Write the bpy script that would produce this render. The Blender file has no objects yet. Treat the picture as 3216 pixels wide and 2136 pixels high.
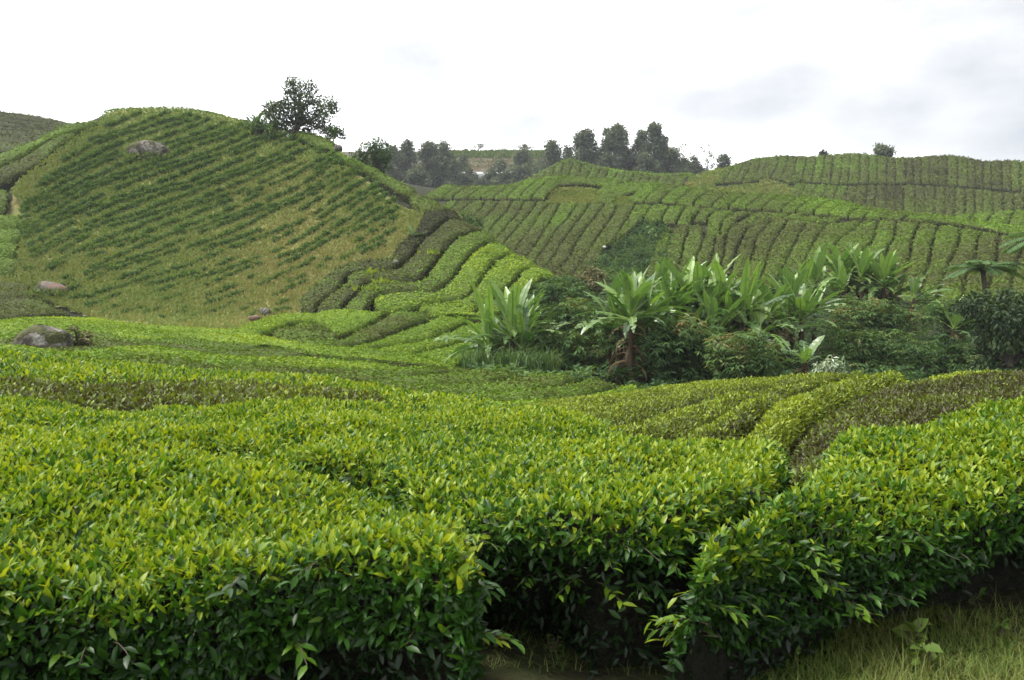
import bpy, math
import numpy as np
from math import radians

# ------------------------------------------------------------------ camera, sky, sun, exposure
SC = bpy.context.scene
COL = SC.collection
CX, CY, FP, CAMZ = 1608.0, 1068.0, 2784.0, 1.60      # focal length in photo pixels, eye height in metres

cam_d = bpy.data.cameras.new("camera")
cam_d.sensor_width = 36.0
cam_d.lens = FP / 3216.0 * 36.0
cam_d.clip_start = 0.05
cam_d.clip_end = 6000.0
cam_d.dof.use_dof = True
cam_d.dof.focus_distance = 14.0
cam_d.dof.aperture_fstop = 7.0
cam = bpy.data.objects.new("camera", cam_d)
COL.objects.link(cam)
cam.location = (0, 0, CAMZ)
cam.rotation_euler = (radians(90), 0, 0)
SC.camera = cam

SUN_EL, SUN_AZ = radians(66), radians(-85)           # azimuth from +Y, negative = to the left
world = bpy.data.worlds.new("World")
SC.world = world
world.use_nodes = True
nt = world.node_tree
for n in list(nt.nodes):
    nt.nodes.remove(n)
wo = nt.nodes.new("ShaderNodeOutputWorld")
sky = nt.nodes.new("ShaderNodeTexSky")
sky.sky_type = 'NISHITA'
sky.sun_disc = False
sky.sun_elevation = SUN_EL
sky.sun_rotation = SUN_AZ
bg1 = nt.nodes.new("ShaderNodeBackground")
bg1.inputs[1].default_value = 0.1
nt.links.new(sky.outputs[0], bg1.inputs[0])
tc = nt.nodes.new("ShaderNodeTexCoord")
mp = nt.nodes.new("ShaderNodeMapping")
mp.inputs['Scale'].default_value = (1.0, 1.0, 2.2)
nt.links.new(tc.outputs['Generated'], mp.inputs[0])
nz = nt.nodes.new("ShaderNodeTexNoise")
nz.inputs['Scale'].default_value = 4.2
nz.inputs['Detail'].default_value = 7.0
nz.inputs['Roughness'].default_value = 0.52
nt.links.new(mp.outputs[0], nz.inputs[0])
# a thicker, greyer bank of cloud lies to the right (+X) and higher up; the rest is thin bright overcast
sep = nt.nodes.new("ShaderNodeSeparateXYZ")
nt.links.new(tc.outputs['Generated'], sep.inputs[0])
def madd(src, k, add):
    n = nt.nodes.new("ShaderNodeMath"); n.operation = 'MULTIPLY_ADD'
    nt.links.new(src, n.inputs[0]); n.inputs[1].default_value = k
    if isinstance(add, float): n.inputs[2].default_value = add
    else: nt.links.new(add, n.inputs[2])
    return n.outputs[0]
cov = madd(nz.outputs['Fac'], 3.6, madd(sep.outputs['X'], 2.3, madd(sep.outputs['Z'], 1.7, -2.55)))
c1 = nt.nodes.new("ShaderNodeClamp"); nt.links.new(cov, c1.inputs[0])
c2 = nt.nodes.new("ShaderNodeClamp"); nt.links.new(madd(nz.outputs['Fac'], 4.0, -2.05), c2.inputs[0])
c2.inputs['Max'].default_value = 0.84
mx0 = nt.nodes.new("ShaderNodeMath"); mx0.operation = 'MAXIMUM'
nt.links.new(c1.outputs[0], mx0.inputs[0]); nt.links.new(c2.outputs[0], mx0.inputs[1])
mixc = nt.nodes.new("ShaderNodeValToRGB")          # bright veil of cloud -> light grey -> grey underside
for k_, (p_, c_) in enumerate([(0.0, (1.06, 1.07, 1.08, 1)), (.36, (.335, .337, .34, 1)), (1.0, (.225, .232, .245, 1))]):
    if k_ == 2: mixc.color_ramp.elements.new(1.0)
    mixc.color_ramp.elements[k_].position = p_; mixc.color_ramp.elements[k_].color = c_
nt.links.new(mx0.outputs[0], mixc.inputs[0])
bg2 = nt.nodes.new("ShaderNodeBackground")
bg2.inputs[1].default_value = 1.0
nt.links.new(mixc.outputs[0], bg2.inputs[0])
mxs = nt.nodes.new("ShaderNodeMixShader")
mxs.inputs[0].default_value = 0.93
nt.links.new(bg1.outputs[0], mxs.inputs[1]); nt.links.new(bg2.outputs[0], mxs.inputs[2])
nt.links.new(mxs.outputs[0], wo.inputs[0])

sun_d = bpy.data.lights.new("sun", 'SUN')
sun_d.energy = 1.5
sun_d.angle = radians(14)
sun_d.color = (1.0, 0.96, 0.88)
sun = bpy.data.objects.new("sun", sun_d)
COL.objects.link(sun)
sun.rotation_euler = (radians(90) - SUN_EL, 0, -SUN_AZ + math.pi)   # set properly just below
from mathutils import Vector
sdir = Vector((math.sin(SUN_AZ) * math.cos(SUN_EL), math.cos(SUN_AZ) * math.cos(SUN_EL), math.sin(SUN_EL)))
sun.rotation_euler = sdir.to_track_quat('Z', 'Y').to_euler()
sun.location = (0, 0, 80)

SC.view_settings.view_transform = 'Standard'
SC.view_settings.look = 'None'
SC.view_settings.exposure = 1.6
SC.view_settings.gamma = 1.0
SC.cycles.max_bounces = 6
SC.cycles.diffuse_bounces = 3
SC.cycles.glossy_bounces = 2
SC.cycles.transmission_bounces = 4
SC.cycles.use_denoising = True
SC.cycles.denoiser = 'OPENIMAGEDENOISE'
SC.cycles.denoising_input_passes = 'RGB_ALBEDO_NORMAL'
SC.cycles.denoising_prefilter = 'ACCURATE'

# ------------------------------------------------------------------ numeric helpers
def RNG(s):
    return np.random.default_rng(s)

def pchip(x, Y, xq):
    """Monotone cubic through knots x (K,) with values Y (K, ...), read at xq (Q,)."""
    x = np.asarray(x, float); Y = np.asarray(Y, float); xq = np.asarray(xq, float)
    if len(x) == 1:
        return np.repeat(Y, len(xq), 0)
    h = np.diff(x)
    hs = h.reshape((-1,) + (1,) * (Y.ndim - 1))
    dl = np.diff(Y, axis=0) / hs
    m = np.zeros_like(Y)
    if len(x) > 2:
        w1 = 2 * hs[1:] + hs[:-1]; w2 = hs[1:] + 2 * hs[:-1]
        with np.errstate(divide='ignore', invalid='ignore'):
            v = (w1 + w2) / (w1 / dl[:-1] + w2 / dl[1:])
        v = np.where(dl[:-1] * dl[1:] > 0, v, 0)
        m[1:-1] = np.nan_to_num(v)
    m[0] = dl[0]; m[-1] = dl[-1]
    i = np.clip(np.searchsorted(x, xq, side='right') - 1, 0, len(x) - 2)
    t = ((xq - x[i]) / h[i]).reshape((-1,) + (1,) * (Y.ndim - 1))
    hh = h[i].reshape(t.shape)
    r = ((2*t**3 - 3*t**2 + 1) * Y[i] + (t**3 - 2*t**2 + t) * hh * m[i]
         + (-2*t**3 + 3*t**2) * Y[i+1] + (t**3 - t**2) * hh * m[i+1])
    lo = (xq < x[0]).reshape(t.shape); hi = (xq > x[-1]).reshape(t.shape)
    return np.where(lo, Y[0], np.where(hi, Y[-1], r))

_T = RNG(7).random((32, 32, 32))
def vn(P, s):
    """Value noise (0..1) of points P (...,3) at feature size s metres."""
    Q = np.asarray(P, float) / s + 1000.3
    I = np.floor(Q).astype(int); f = Q - I; f = f * f * (3 - 2 * f)
    I0 = I % 32; I1 = (I + 1) % 32
    x0, y0, z0 = I0[..., 0], I0[..., 1], I0[..., 2]; x1, y1, z1 = I1[..., 0], I1[..., 1], I1[..., 2]
    fx, fy, fz = f[..., 0], f[..., 1], f[..., 2]
    a = _T[x0, y0, z0] * (1 - fx) + _T[x1, y0, z0] * fx
    b = _T[x0, y1, z0] * (1 - fx) + _T[x1, y1, z0] * fx
    c = _T[x0, y0, z1] * (1 - fx) + _T[x1, y0, z1] * fx
    d = _T[x0, y1, z1] * (1 - fx) + _T[x1, y1, z1] * fx
    return (a * (1 - fy) + b * fy) * (1 - fz) + (c * (1 - fy) + d * fy) * fz

def fbm(P, s):
    return (vn(P, s) * 4 + vn(P, s * .47) * 2 + vn(P, s * .21)) / 7

def nrm(v):
    return v / np.maximum(np.linalg.norm(v, axis=-1, keepdims=True), 1e-9)

def world_pt(px, py, d):
    px, py, d = np.broadcast_arrays(np.asarray(px, float), np.asarray(py, float), np.asarray(d, float))
    return np.stack([(px - CX) / FP * d, d, CAMZ - (py - CY) / FP * d], -1)

def resample(poly, n):
    p = np.asarray(poly, float)
    s = np.r_[0, np.cumsum(np.hypot(*np.diff(p, axis=0).T))]
    return pchip(s, p, np.linspace(0, s[-1], n)) if np.ndim(n) == 0 else pchip(s, p, np.asarray(n) * s[-1])

def in_poly(px, py, poly):
    p = np.asarray(poly, float); r = np.zeros(np.shape(px), bool)
    j = len(p) - 1
    for i in range(len(p)):
        c = ((p[i, 1] > py) != (p[j, 1] > py)) & (px < (p[j, 0] - p[i, 0]) * (py - p[i, 1]) / (p[j, 1] - p[i, 1] + 1e-12) + p[i, 0])
        r ^= c; j = i
    return r

# ------------------------------------------------------------------ materials
def new_mat(name):
    m = bpy.data.materials.new(name); m.use_nodes = True
    return m, m.node_tree, m.node_tree.nodes["Principled BSDF"]

def ramp_node(nt, stops):
    r = nt.nodes.new("ShaderNodeValToRGB")
    e = r.color_ramp.elements
    while len(e) < len(stops):
        e.new(0.5)
    for k, (p, c) in enumerate(stops):
        e[k].position = p; e[k].color = (*c, 1)
    return r

def leaf_mat(name, stops, rough=0.45, trans=0.3, spec=0.5, tcol=(1.25, 1.1, 0.5)):
    """Leaf: colour by the per-leaf 'tint' (age and kind of the leaf, plus shade painted on hedge sides), a little light passing through."""
    m, nt, b = new_mat(name)
    at = nt.nodes.new("ShaderNodeAttribute"); at.attribute_name = "tint"
    r = ramp_node(nt, stops)
    nt.links.new(at.outputs['Fac'], r.inputs[0])
    nt.links.new(r.outputs[0], b.inputs['Base Color'])
    b.inputs['Roughness'].default_value = rough
    b.inputs['Specular IOR Level'].default_value = spec
    if trans > 0:
        t = nt.nodes.new("ShaderNodeBsdfTranslucent")
        mm = nt.nodes.new("ShaderNodeMix"); mm.data_type = 'RGBA'; mm.blend_type = 'MULTIPLY'
        mm.inputs[0].default_value = 1.0
        nt.links.new(r.outputs[0], mm.inputs[6]); mm.inputs[7].default_value = (*tcol, 1)
        nt.links.new(mm.outputs[2], t.inputs[0])
        mx = nt.nodes.new("ShaderNodeMixShader"); mx.inputs[0].default_value = trans
        out = [n for n in nt.nodes if n.type == 'OUTPUT_MATERIAL'][0]
        nt.links.new(b.outputs[0], mx.inputs[1]); nt.links.new(t.outputs[0], mx.inputs[2])
        nt.links.new(mx.outputs[0], out.inputs[0])
    return m

def noise_mat(name, stops, scale=1.0, detail=8, rough=0.9, bump=0.5, bdist=0.1, bscale=None, spec=0.2, scale2=None):
    """Mottled surface: ramp over object-space noise, plus bump."""
    m, nt, b = new_mat(name)
    tc = nt.nodes.new("ShaderNodeTexCoord")
    n = nt.nodes.new("ShaderNodeTexNoise"); n.inputs['Scale'].default_value = scale; n.inputs['Detail'].default_value = detail
    n.inputs['Roughness'].default_value = 0.65
    nt.links.new(tc.outputs['Object'], n.inputs[0])
    r = ramp_node(nt, stops)
    nt.links.new(n.outputs['Fac'], r.inputs[0])
    nt.links.new(r.outputs[0], b.inputs['Base Color'])
    b.inputs['Roughness'].default_value = rough
    b.inputs['Specular IOR Level'].default_value = spec
    n2 = nt.nodes.new("ShaderNodeTexNoise"); n2.inputs['Scale'].default_value = bscale or scale * 4; n2.inputs['Detail'].default_value = 6
    nt.links.new(tc.outputs['Object'], n2.inputs[0])
    bp = nt.nodes.new("ShaderNodeBump"); bp.inputs['Strength'].default_value = bump; bp.inputs['Distance'].default_value = bdist
    nt.links.new(n2.outputs['Fac'], bp.inputs['Height']); nt.links.new(bp.outputs[0], b.inputs['Normal'])
    return m

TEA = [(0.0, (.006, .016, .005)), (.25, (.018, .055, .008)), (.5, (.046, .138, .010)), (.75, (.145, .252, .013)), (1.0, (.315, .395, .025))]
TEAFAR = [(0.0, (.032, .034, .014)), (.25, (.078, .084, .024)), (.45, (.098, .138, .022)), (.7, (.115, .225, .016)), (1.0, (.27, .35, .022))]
M = {}
M['tea'] = leaf_mat("tea_leaf", TEA, rough=.40, trans=.40, spec=.36)
M['tea_far'] = leaf_mat("tea_leaf_distant", TEAFAR, rough=.6, trans=.22, spec=.12)
M['tea_near_mix'] = leaf_mat("tea_leaf_stripped", [(0.0, (.036, .034, .014)), (.22, (.080, .076, .024)), (.42, (.090, .105, .022)), (.65, (.13, .20, .016)), (1.0, (.30, .37, .025))], rough=.45, trans=.25, spec=.3)
M['tea_body'] = leaf_mat("tea_bush_body", [(0, (.014, .018, .008)), (.3, (.058, .066, .02)), (.5, (.075, .115, .018)), (1, (.15, .23, .016))], rough=.8, trans=0, spec=.08)
M['core'] = noise_mat("tea_twigs_shade", [(.3, (.006, .006, .004)), (.7, (.018, .017, .010))], scale=9, bump=1, bdist=.05, bscale=30)  # twig core coloured near black so the bush interior reads as shade
M['twig'] = noise_mat("twig_bark", [(.3, (.06, .045, .03)), (.7, (.16, .13, .10))], scale=20)
M['soil'] = noise_mat("soil", [(.25, (.018, .016, .009)), (.5, (.034, .034, .014)), (.75, (.036, .054, .015))], scale=2.2, bump=1, bdist=.04, bscale=18)
M['litter'] = noise_mat("leaf_litter", [(.3, (.014, .016, .008)), (.6, (.030, .034, .014)), (.8, (.045, .050, .022))], scale=1.5, bump=1, bdist=.2, bscale=4)
M['hill'] = noise_mat("hill_turf", [(.30, (.045, .050, .018)), (.47, (.085, .088, .028)), (.60, (.12, .105, .045)), (.75, (.15, .12, .06))], scale=.35, bump=1, bdist=.25, bscale=3)
M['dry'] = noise_mat("dry_turf", [(.28, (.085, .125, .034)), (.45, (.16, .175, .05)), (.6, (.21, .195, .07)), (.78, (.25, .20, .09))], scale=.22, bump=1, bdist=.2, bscale=3)
M['farhill'] = noise_mat("far_hill_slope", [(.3, (.06, .085, .035)), (.5, (.10, .09, .06)), (.7, (.16, .125, .095))], scale=.09, bump=.6, bdist=1, bscale=.5)
M['grass'] = leaf_mat("grass_blades", [(0, (.05, .11, .018)), (.5, (.115, .175, .032)), (1, (.27, .27, .09))], rough=.6, trans=.3, spec=.2)
M['slope_grass'] = leaf_mat("slope_grass", [(0, (.10, .185, .045)), (.4, (.195, .26, .072)), (.7, (.255, .262, .095)), (1, (.33, .27, .135))], rough=.8, trans=.25, spec=.05)
M['young'] = leaf_mat("young_tea_leaf", [(0, (.045, .098, .030)), (.5, (.105, .20, .045)), (1, (.20, .28, .055))], rough=.6, trans=.25, spec=.2)
M['tree'] = leaf_mat("tree_leaf", [(0, (.018, .036, .014)), (.5, (.056, .096, .032)), (1, (.13, .185, .055))], rough=.6, trans=.25, spec=.25)
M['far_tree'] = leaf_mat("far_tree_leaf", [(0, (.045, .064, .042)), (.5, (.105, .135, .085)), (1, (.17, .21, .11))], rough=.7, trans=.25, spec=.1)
M['shrub'] = leaf_mat("shrub_leaf", [(0, (.022, .050, .018)), (.45, (.070, .140, .042)), (.8, (.14, .23, .07)), (1, (.22, .19, .08))], rough=.6, trans=.32, spec=.2)
M['brown_shrub'] = leaf_mat("dry_shrub_leaf", [(0, (.07, .078, .03)), (.5, (.155, .155, .068)), (1, (.26, .22, .12))], rough=.7, trans=.2, spec=.2)
M['banana'] = leaf_mat("banana_leaf", [(0, (.024, .060, .020)), (.4, (.064, .135, .038)), (.75, (.130, .215, .060)), (1, (.24, .36, .07))], rough=.36, trans=.30, spec=.6, tcol=(1.1, 1.3, .5))
M['dead'] = leaf_mat("dead_banana_leaf", [(0, (.035, .022, .012)), (.6, (.11, .075, .04)), (1, (.26, .19, .08))], rough=.8, trans=.1, spec=.2)
M['bark'] = noise_mat("bark", [(.3, (.03, .024, .018)), (.7, (.10, .085, .065))], scale=3, bump=1, bdist=.05)
M['stone'] = noise_mat("granite", [(.30, (.035, .032, .026)), (.42, (.085, .074, .060)), (.52, (.13, .114, .094)), (.58, (.27, .26, .23)), (.64, (.115, .10, .082)), (.75, (.06, .054, .04))], scale=1.6, bump=1, bdist=.15, bscale=6)
M['redstone'] = noise_mat("stained_granite", [(.3, (.10, .09, .08)), (.5, (.15, .125, .105)), (.62, (.20, .115, .08)), (.78, (.13, .12, .10))], scale=1.5, bump=.8, bdist=.12, bscale=5)
M['moss'] = noise_mat("moss", [(.3, (.04, .05, .02)), (.7, (.10, .10, .04))], scale=3, bump=1, bdist=.1)
M['plastic'] = noise_mat("greenhouse_film", [(.3, (.34, .35, .35)), (.7, (.52, .53, .53))], scale=.5, rough=.4, bump=.1)
M['pole'] = noise_mat("grey_paint", [(.3, (.16, .20, .28)), (.7, (.22, .27, .36))], scale=4, bump=.1)
M['flower'] = leaf_mat("flower_petal", [(0, (.55, .26, .02)), (.5, (.75, .45, .03)), (1, (.8, .6, .08))], rough=.5, trans=.2)
M['pale'] = leaf_mat("pale_shrub_leaf", [(0, (.06, .12, .05)), (.5, (.18, .28, .14)), (1, (.62, .68, .56))], rough=.5, trans=.25)

# ------------------------------------------------------------------ mesh assembly
class MB:
    """Collects vertices, triangles and quads (with a tint per vertex and a material slot per face) into ONE mesh."""
    def __init__(s):
        s.V = []; s.T = []; s.Q = []; s.t = []; s.mT = []; s.mQ = []; s.n = 0
    def add(s, V, tint=0.5, tris=None, quads=None, mat=0):
        V = np.asarray(V, float).reshape(-1, 3)
        s.V.append(V); s.t.append(np.broadcast_to(np.asarray(tint, float), (len(V),)))
        if tris is not None and len(tris):
            a = np.asarray(tris, int).reshape(-1, 3) + s.n; s.T.append(a); s.mT.append(np.full(len(a), mat))
        if quads is not None and len(quads):
            a = np.asarray(quads, int).reshape(-1, 4) + s.n; s.Q.append(a); s.mQ.append(np.full(len(a), mat))
        s.n += len(V)
    def leaves(s, P, D, N, L, W, tint, mat=0, fold=.18, curl=.12, fine=False):
        """One leaf per row of P: along D (length L), facing N, width W."""
        n = len(P)
        if n == 0:
            return
        L = np.broadcast_to(np.asarray(L, float), (n,))[:, None]; W = np.broadcast_to(np.asarray(W, float), (n,))[:, None]
        D = nrm(D); S = nrm(np.cross(D, N)); U = np.cross(S, D)
        if not fine:
            V = np.stack([P, P + D*L*.5 + S*W*.5 + U*W*fold, P + D*L - U*L*curl, P + D*L*.5 - S*W*.5 + U*W*fold], 1)
            b = (np.arange(n) * 4)[:, None]
            tr = np.concatenate([b + [0, 1, 2], b + [0, 2, 3]])
            s.add(V, np.repeat(np.broadcast_to(tint, (n,)), 4), tris=tr, mat=mat)
        else:
            def q(a, w, u):
                return P + D*L*a + S*W*w + U*(W*u) - U*L*curl*a*a
            V = np.stack([q(0, 0, 0), q(.33, .0, 0), q(.68, 0, 0), q(1, 0, 0), q(.33, -.48, fold), q(.68, -.42, fold), q(.33, .48, fold), q(.68, .42, fold)], 1)
            b = (np.arange(n) * 8)[:, None]
            tr = np.concatenate([b + [0, 6, 1], b + [0, 1, 4], b + [2, 7, 3], b + [5, 2, 3]])
            qd = np.concatenate([b + [1, 6, 7, 2], b + [4, 1, 2, 5]])
            s.add(V, np.repeat(np.broadcast_to(tint, (n,)), 8), tris=tr, quads=qd, mat=mat)
    def tube(s, pts, rad, seg=6, tint=.5, mat=0):
        p = np.asarray(pts, float); n = len(p); rad = np.broadcast_to(np.asarray(rad, float), (n,))
        d = nrm(np.gradient(p, axis=0))
        ref = np.where(np.abs(d[:, 2:3]) < .9, np.array([[0, 0, 1.]]), np.array([[1., 0, 0]]))
        u = nrm(np.cross(d, ref)); v = np.cross(d, u)
        a = np.linspace(0, 2*np.pi, seg, endpoint=False)
        V = p[:, None] + (u[:, None]*np.cos(a)[None, :, None] + v[:, None]*np.sin(a)[None, :, None]) * rad[:, None, None]
        i, j = np.meshgrid(np.arange(n-1), np.arange(seg), indexing='ij'); j2 = (j+1) % seg
        q = np.stack([i*seg+j, i*seg+j2, (i+1)*seg+j2, (i+1)*seg+j], -1).reshape(-1, 4)
        s.add(V, tint, quads=q, mat=mat)
    def grid(s, G, tint=.5, mat=0):
        a, b = G.shape[:2]
        i, j = np.meshgrid(np.arange(a-1), np.arange(b-1), indexing='ij')
        q = np.stack([i*b+j, (i+1)*b+j, (i+1)*b+j+1, i*b+j+1], -1).reshape(-1, 4)
        t = np.asarray(tint, float)
        s.add(G, t if t.ndim == 0 else t.reshape(-1), quads=q, mat=mat)
    def build(s, name, mats, parent=None, origin=None, smooth=True):
        V = np.concatenate(s.V); t = np.concatenate(s.t)
        if origin is not None:
            V = V - np.asarray(origin, float)
        me = bpy.data.meshes.new(name)
        Q = np.concatenate(s.Q) if s.Q else np.zeros((0, 4), int); T = np.concatenate(s.T) if s.T else np.zeros((0, 3), int)
        mi = np.concatenate([np.concatenate(s.mQ) if s.mQ else np.zeros(0, int), np.concatenate(s.mT) if s.mT else np.zeros(0, int)])
        loops = np.concatenate([Q.ravel(), T.ravel()]).astype(np.int32)
        start = np.concatenate([np.arange(len(Q))*4, len(Q)*4 + np.arange(len(T))*3]).astype(np.int32)
        me.vertices.add(len(V)); me.loops.add(len(loops)); me.polygons.add(len(start))
        me.vertices.foreach_set("co", V.astype(np.float32).ravel())
        me.loops.foreach_set("vertex_index", loops)
        me.polygons.foreach_set("loop_start", start)
        me.polygons.foreach_set("material_index", mi.astype(np.int32))
        me.polygons.foreach_set("use_smooth", np.full(len(start), smooth))
        at = me.attributes.new("tint", 'FLOAT', 'POINT')
        at.data.foreach_set("value", np.clip(t, 0, 1).astype(np.float32))
        me.update(calc_edges=True)
        for m in (mats if isinstance(mats, (list, tuple)) else [mats]):
            me.materials.append(m)
        o = bpy.data.objects.new(name, me); COL.objects.link(o)
        if parent is not None:
            o.parent = parent
        elif origin is not None:
            o.location = origin
        return o

def tag(o, label=None, cat=None, group=None, kind=None):
    if label: o['label'] = label
    if cat: o['category'] = cat
    if group: o['group'] = group
    if kind: o['kind'] = kind
    return o

def empty(name, loc, label, cat, group=None):
    o = bpy.data.objects.new(name, None); COL.objects.link(o); o.location = loc
    o.empty_display_size = .3
    return tag(o, label, cat, group)

ORD = "first second third fourth fifth sixth seventh eighth ninth tenth eleventh twelfth thirteenth fourteenth fifteenth sixteenth seventeenth eighteenth nineteenth twentieth".split()
def ordinal(k):
    if k < 20: return ORD[k]
    tens = {2: "twenty", 3: "thirty", 4: "forty", 5: "fifty"}[(k + 1) // 10]
    return (tens[:-1] + "ieth") if (k + 1) % 10 == 0 else tens + "-" + ORD[(k + 1) % 10 - 1]

# ------------------------------------------------------------------ terrain surfaces
class Surf:
    """A hillside lofted through curves from its near edge over the ridge and down the back.
    A curve is a list of (bearing, height mark, distance): the sight line in photo pixels plus metres away."""
    def __init__(s, x0, x1, step, curves, per=14):
        s.x0, s.step = x0, step
        s.cols = np.arange(x0, x1 + step, step, dtype=float)
        Ps = []
        for c in curves:
            if c[0] == 'back':
                last = Ps[-1]; d = last[:, 1] + c[1]
                P = np.stack([(s.cols - CX) / FP * d, d, last[:, 2] - c[2]], -1)
            elif c[0] == 'z':
                k = np.array(c[1], float); r = pchip(k[:, 0], k[:, 1:], s.cols)
                P = np.stack([(s.cols - CX) / FP * r[:, 1], r[:, 1], r[:, 0]], -1)
            else:
                k = np.array(c, float); r = pchip(k[:, 0], k[:, 1:], s.cols)
                P = world_pt(s.cols, r[:, 0], r[:, 1])
            Ps.append(P)
        K = len(Ps)
        s.G = pchip(np.arange(K), np.stack(Ps), np.linspace(0, K - 1, (K - 1) * per + 1)).transpose(1, 0, 2)   # [col,row,3]
        s.refresh()
    def refresh(s):
        s.PY = CY - (s.G[..., 2] - CAMZ) / s.G[..., 1] * FP
        s.MN = np.minimum.accumulate(s.PY, axis=1)
    def hit(s, px, py):
        """First point of the surface on the sight line through photo pixel (px, py)."""
        px = np.asarray(px, float); sh = px.shape; px = px.ravel(); py = np.broadcast_to(np.asarray(py, float), sh).ravel()
        u = np.clip((px - s.x0) / s.step, 0, len(s.cols) - 1.001); i = u.astype(int); f = (u - i)[:, None]
        def col(ci):
            out = np.empty((len(ci), 3))
            for a in range(0, len(ci), 20000):
                c = ci[a:a+20000]; y = py[a:a+20000]
                m = s.MN[c] <= y[:, None]
                r = np.where(m.any(1), m.argmax(1), s.MN[c].argmin(1)); r = np.maximum(r, 1)
                y0 = s.PY[c, r-1]; y1 = s.PY[c, r]
                g = np.clip((y0 - y) / np.where(np.abs(y0 - y1) < 1e-6, 1e-6, y0 - y1), 0, 1)[:, None]
                out[a:a+20000] = s.G[c, r-1] * (1 - g) + s.G[c, r] * g
            return out
        return (col(i) * (1 - f) + col(i + 1) * f).reshape(sh + (3,))
    def mesh(s, name, mat, lower=0.0, amp=.15, scale=3.0, other=None, areas=()):
        G = s.G.copy()
        low = lower(s) if callable(lower) else lower
        G[..., 2] -= low
        G[..., 2] += (fbm(G, scale) - .5) * 2 * amp
        b = MB(); b.grid(G, .5)
        if other is not None:
            x = np.broadcast_to(s.cols[:-1, None], s.PY[:-1, :-1].shape); f = np.zeros(x.shape, int)
            for a in areas: f |= in_poly(x, s.PY[:-1, :-1], a).astype(int)
            b.mQ = [f.ravel()]; mat = [mat, other]
        o = b.build(name, mat); tag(o, kind='structure')
        return o

# ------------------------------------------------------------------ the land
base = MB()
ring = np.linspace(0, 2*np.pi, 97)[:-1]
gr = [np.zeros((96, 3)) + [0, 0, -3.0]]
for r_ in (60, 200, 600, 1500, 4000):
    gr.append(np.stack([np.cos(ring)*r_, np.sin(ring)*r_, np.full(96, -3.0)], -1))
gr = np.stack(gr); gr = np.concatenate([gr, gr[:, :1]], 1)
base.grid(gr); tag(base.build("terrain", M['hill']), kind='structure')

# foreground canopy level (tops of the nearest hedges) and the ground under it
def can(d, pairs):
    return [(px, CY + h*FP/d, d) for px, h in pairs]
TC = Surf(-1600, 4400, 20, [
    can(1.6, [(-1600, .80), (0, .80), (1600, .82), (3216, .85)]),
    can(3.0, [(-1600, .76), (0, .77), (800, .78), (1600, .81), (3216, .85)]),
    can(4.5, [(-1600, .68), (0, .72), (800, .75), (1600, .80), (2700, .80), (3216, .80), (4400, .76)]),
    can(6.2, [(-1600, .60), (0, .66), (800, .70), (1600, .79), (2200, .81), (2450, .79), (2700, .71), (3216, .58), (4400, .45)]),
    [(-1600, CY+.50*FP/9, 9), (0, CY+.60*FP/9, 9), (800, CY+.68*FP/9, 9), (1600, CY+.79*FP/9, 9), (2000, 1352, 8.3), (2300, 1390, 7.4), (2530, 1405, 7.2), (2700, 1338, 7.4), (3000, 1268, 7.7), (3216, 1200, 8), (4400, 1100, 8)],
    [(-1600, 1120, 14), (0, 1099, 15), (400, 1136, 14.8), (800, 1166, 14.4), (1200, 1211, 13), (1400, 1237, 12), (1600, 1267, 11), (1800, 1310, 10), (2000, 1356, 9.0), (2300, 1392, 8.2), (2530, 1410, 8), (2700, 1345, 8.2), (3216, 1203, 8.8), (4400, 1110, 8.8)],
    ('back', 1.5, .35), ('back', 6, 1.6)], per=16)
T0 = Surf(-5200, 8200, 40, [
    ('z', [(-5200, 0, .35), (8200, 0, .35)]),
    ('z', [(-5200, 0, 2.5), (8200, 0, 2.5)]),
    ('z', [(-5200, .1, 4.5), (0, .02, 4.5), (1600, 0, 4.5), (3216, .0, 4.5), (8200, .1, 4.5)]),
    ('z', [(-5200, .3, 6.5), (0, .10, 6.5), (1600, -.03, 6.5), (2500, -.02, 6.5), (3216, .16, 6.5), (8200, .6, 6.5)]),
    ('z', [(-5200, .4, 9), (0, .17, 9), (800, .08, 9), (1600, -.05, 9), (2300, -.12, 9), (2700, .0, 9), (3216, .30, 9), (8200, .8, 9)]),
    ('z', [(-5200, .5, 12), (0, .35, 12), (800, .15, 12), (1600, -.10, 12), (2300, -.30, 12), (3216, -.1, 12), (8200, .5, 12)]),
    ('z', [(-5200, .6, 15), (0, .55, 15), (800, .2, 15), (1600, -.4, 15), (3216, -.4, 15), (8200, 0, 15)]),
    ('z', [(-5200, 0, 22), (0, .1, 22), (800, -.6, 22), (3216, -.6, 22), (8200, -.6, 22)]),
    ('z', [(-5200, -2, 34), (0, -1.5, 34), (8200, -1.5, 34)])], per=8)
T0.mesh("ground", M['soil'], 0, .05, .8)

# low knoll of hedges to the right, beyond the nearest bushes
TG = Surf(1480, 4800, 20, [
    [(1480, 1420, 12), (2000, 1440, 9.8), (2526, 1540, 8.6), (3216, 1420, 8.9), (3900, 1400, 9)],
    [(1480, 1320, 16), (2000, 1320, 13.5), (2526, 1320, 11.5), (3216, 1265, 10.8), (3900, 1240, 10.8)],
    [(1480, 1275, 20), (1733, 1246, 23), (2047, 1214, 23), (2373, 1186, 20.5), (2526, 1176, 19), (2730, 1170, 17.5), (3036, 1167, 16), (3216, 1162, 15), (3900, 1150, 14)],
    ('back', 3, .5), ('back', 10, 2.2)], per=18)
TG.mesh("knoll", M['soil'], .72, .04, 1.0)

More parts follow.
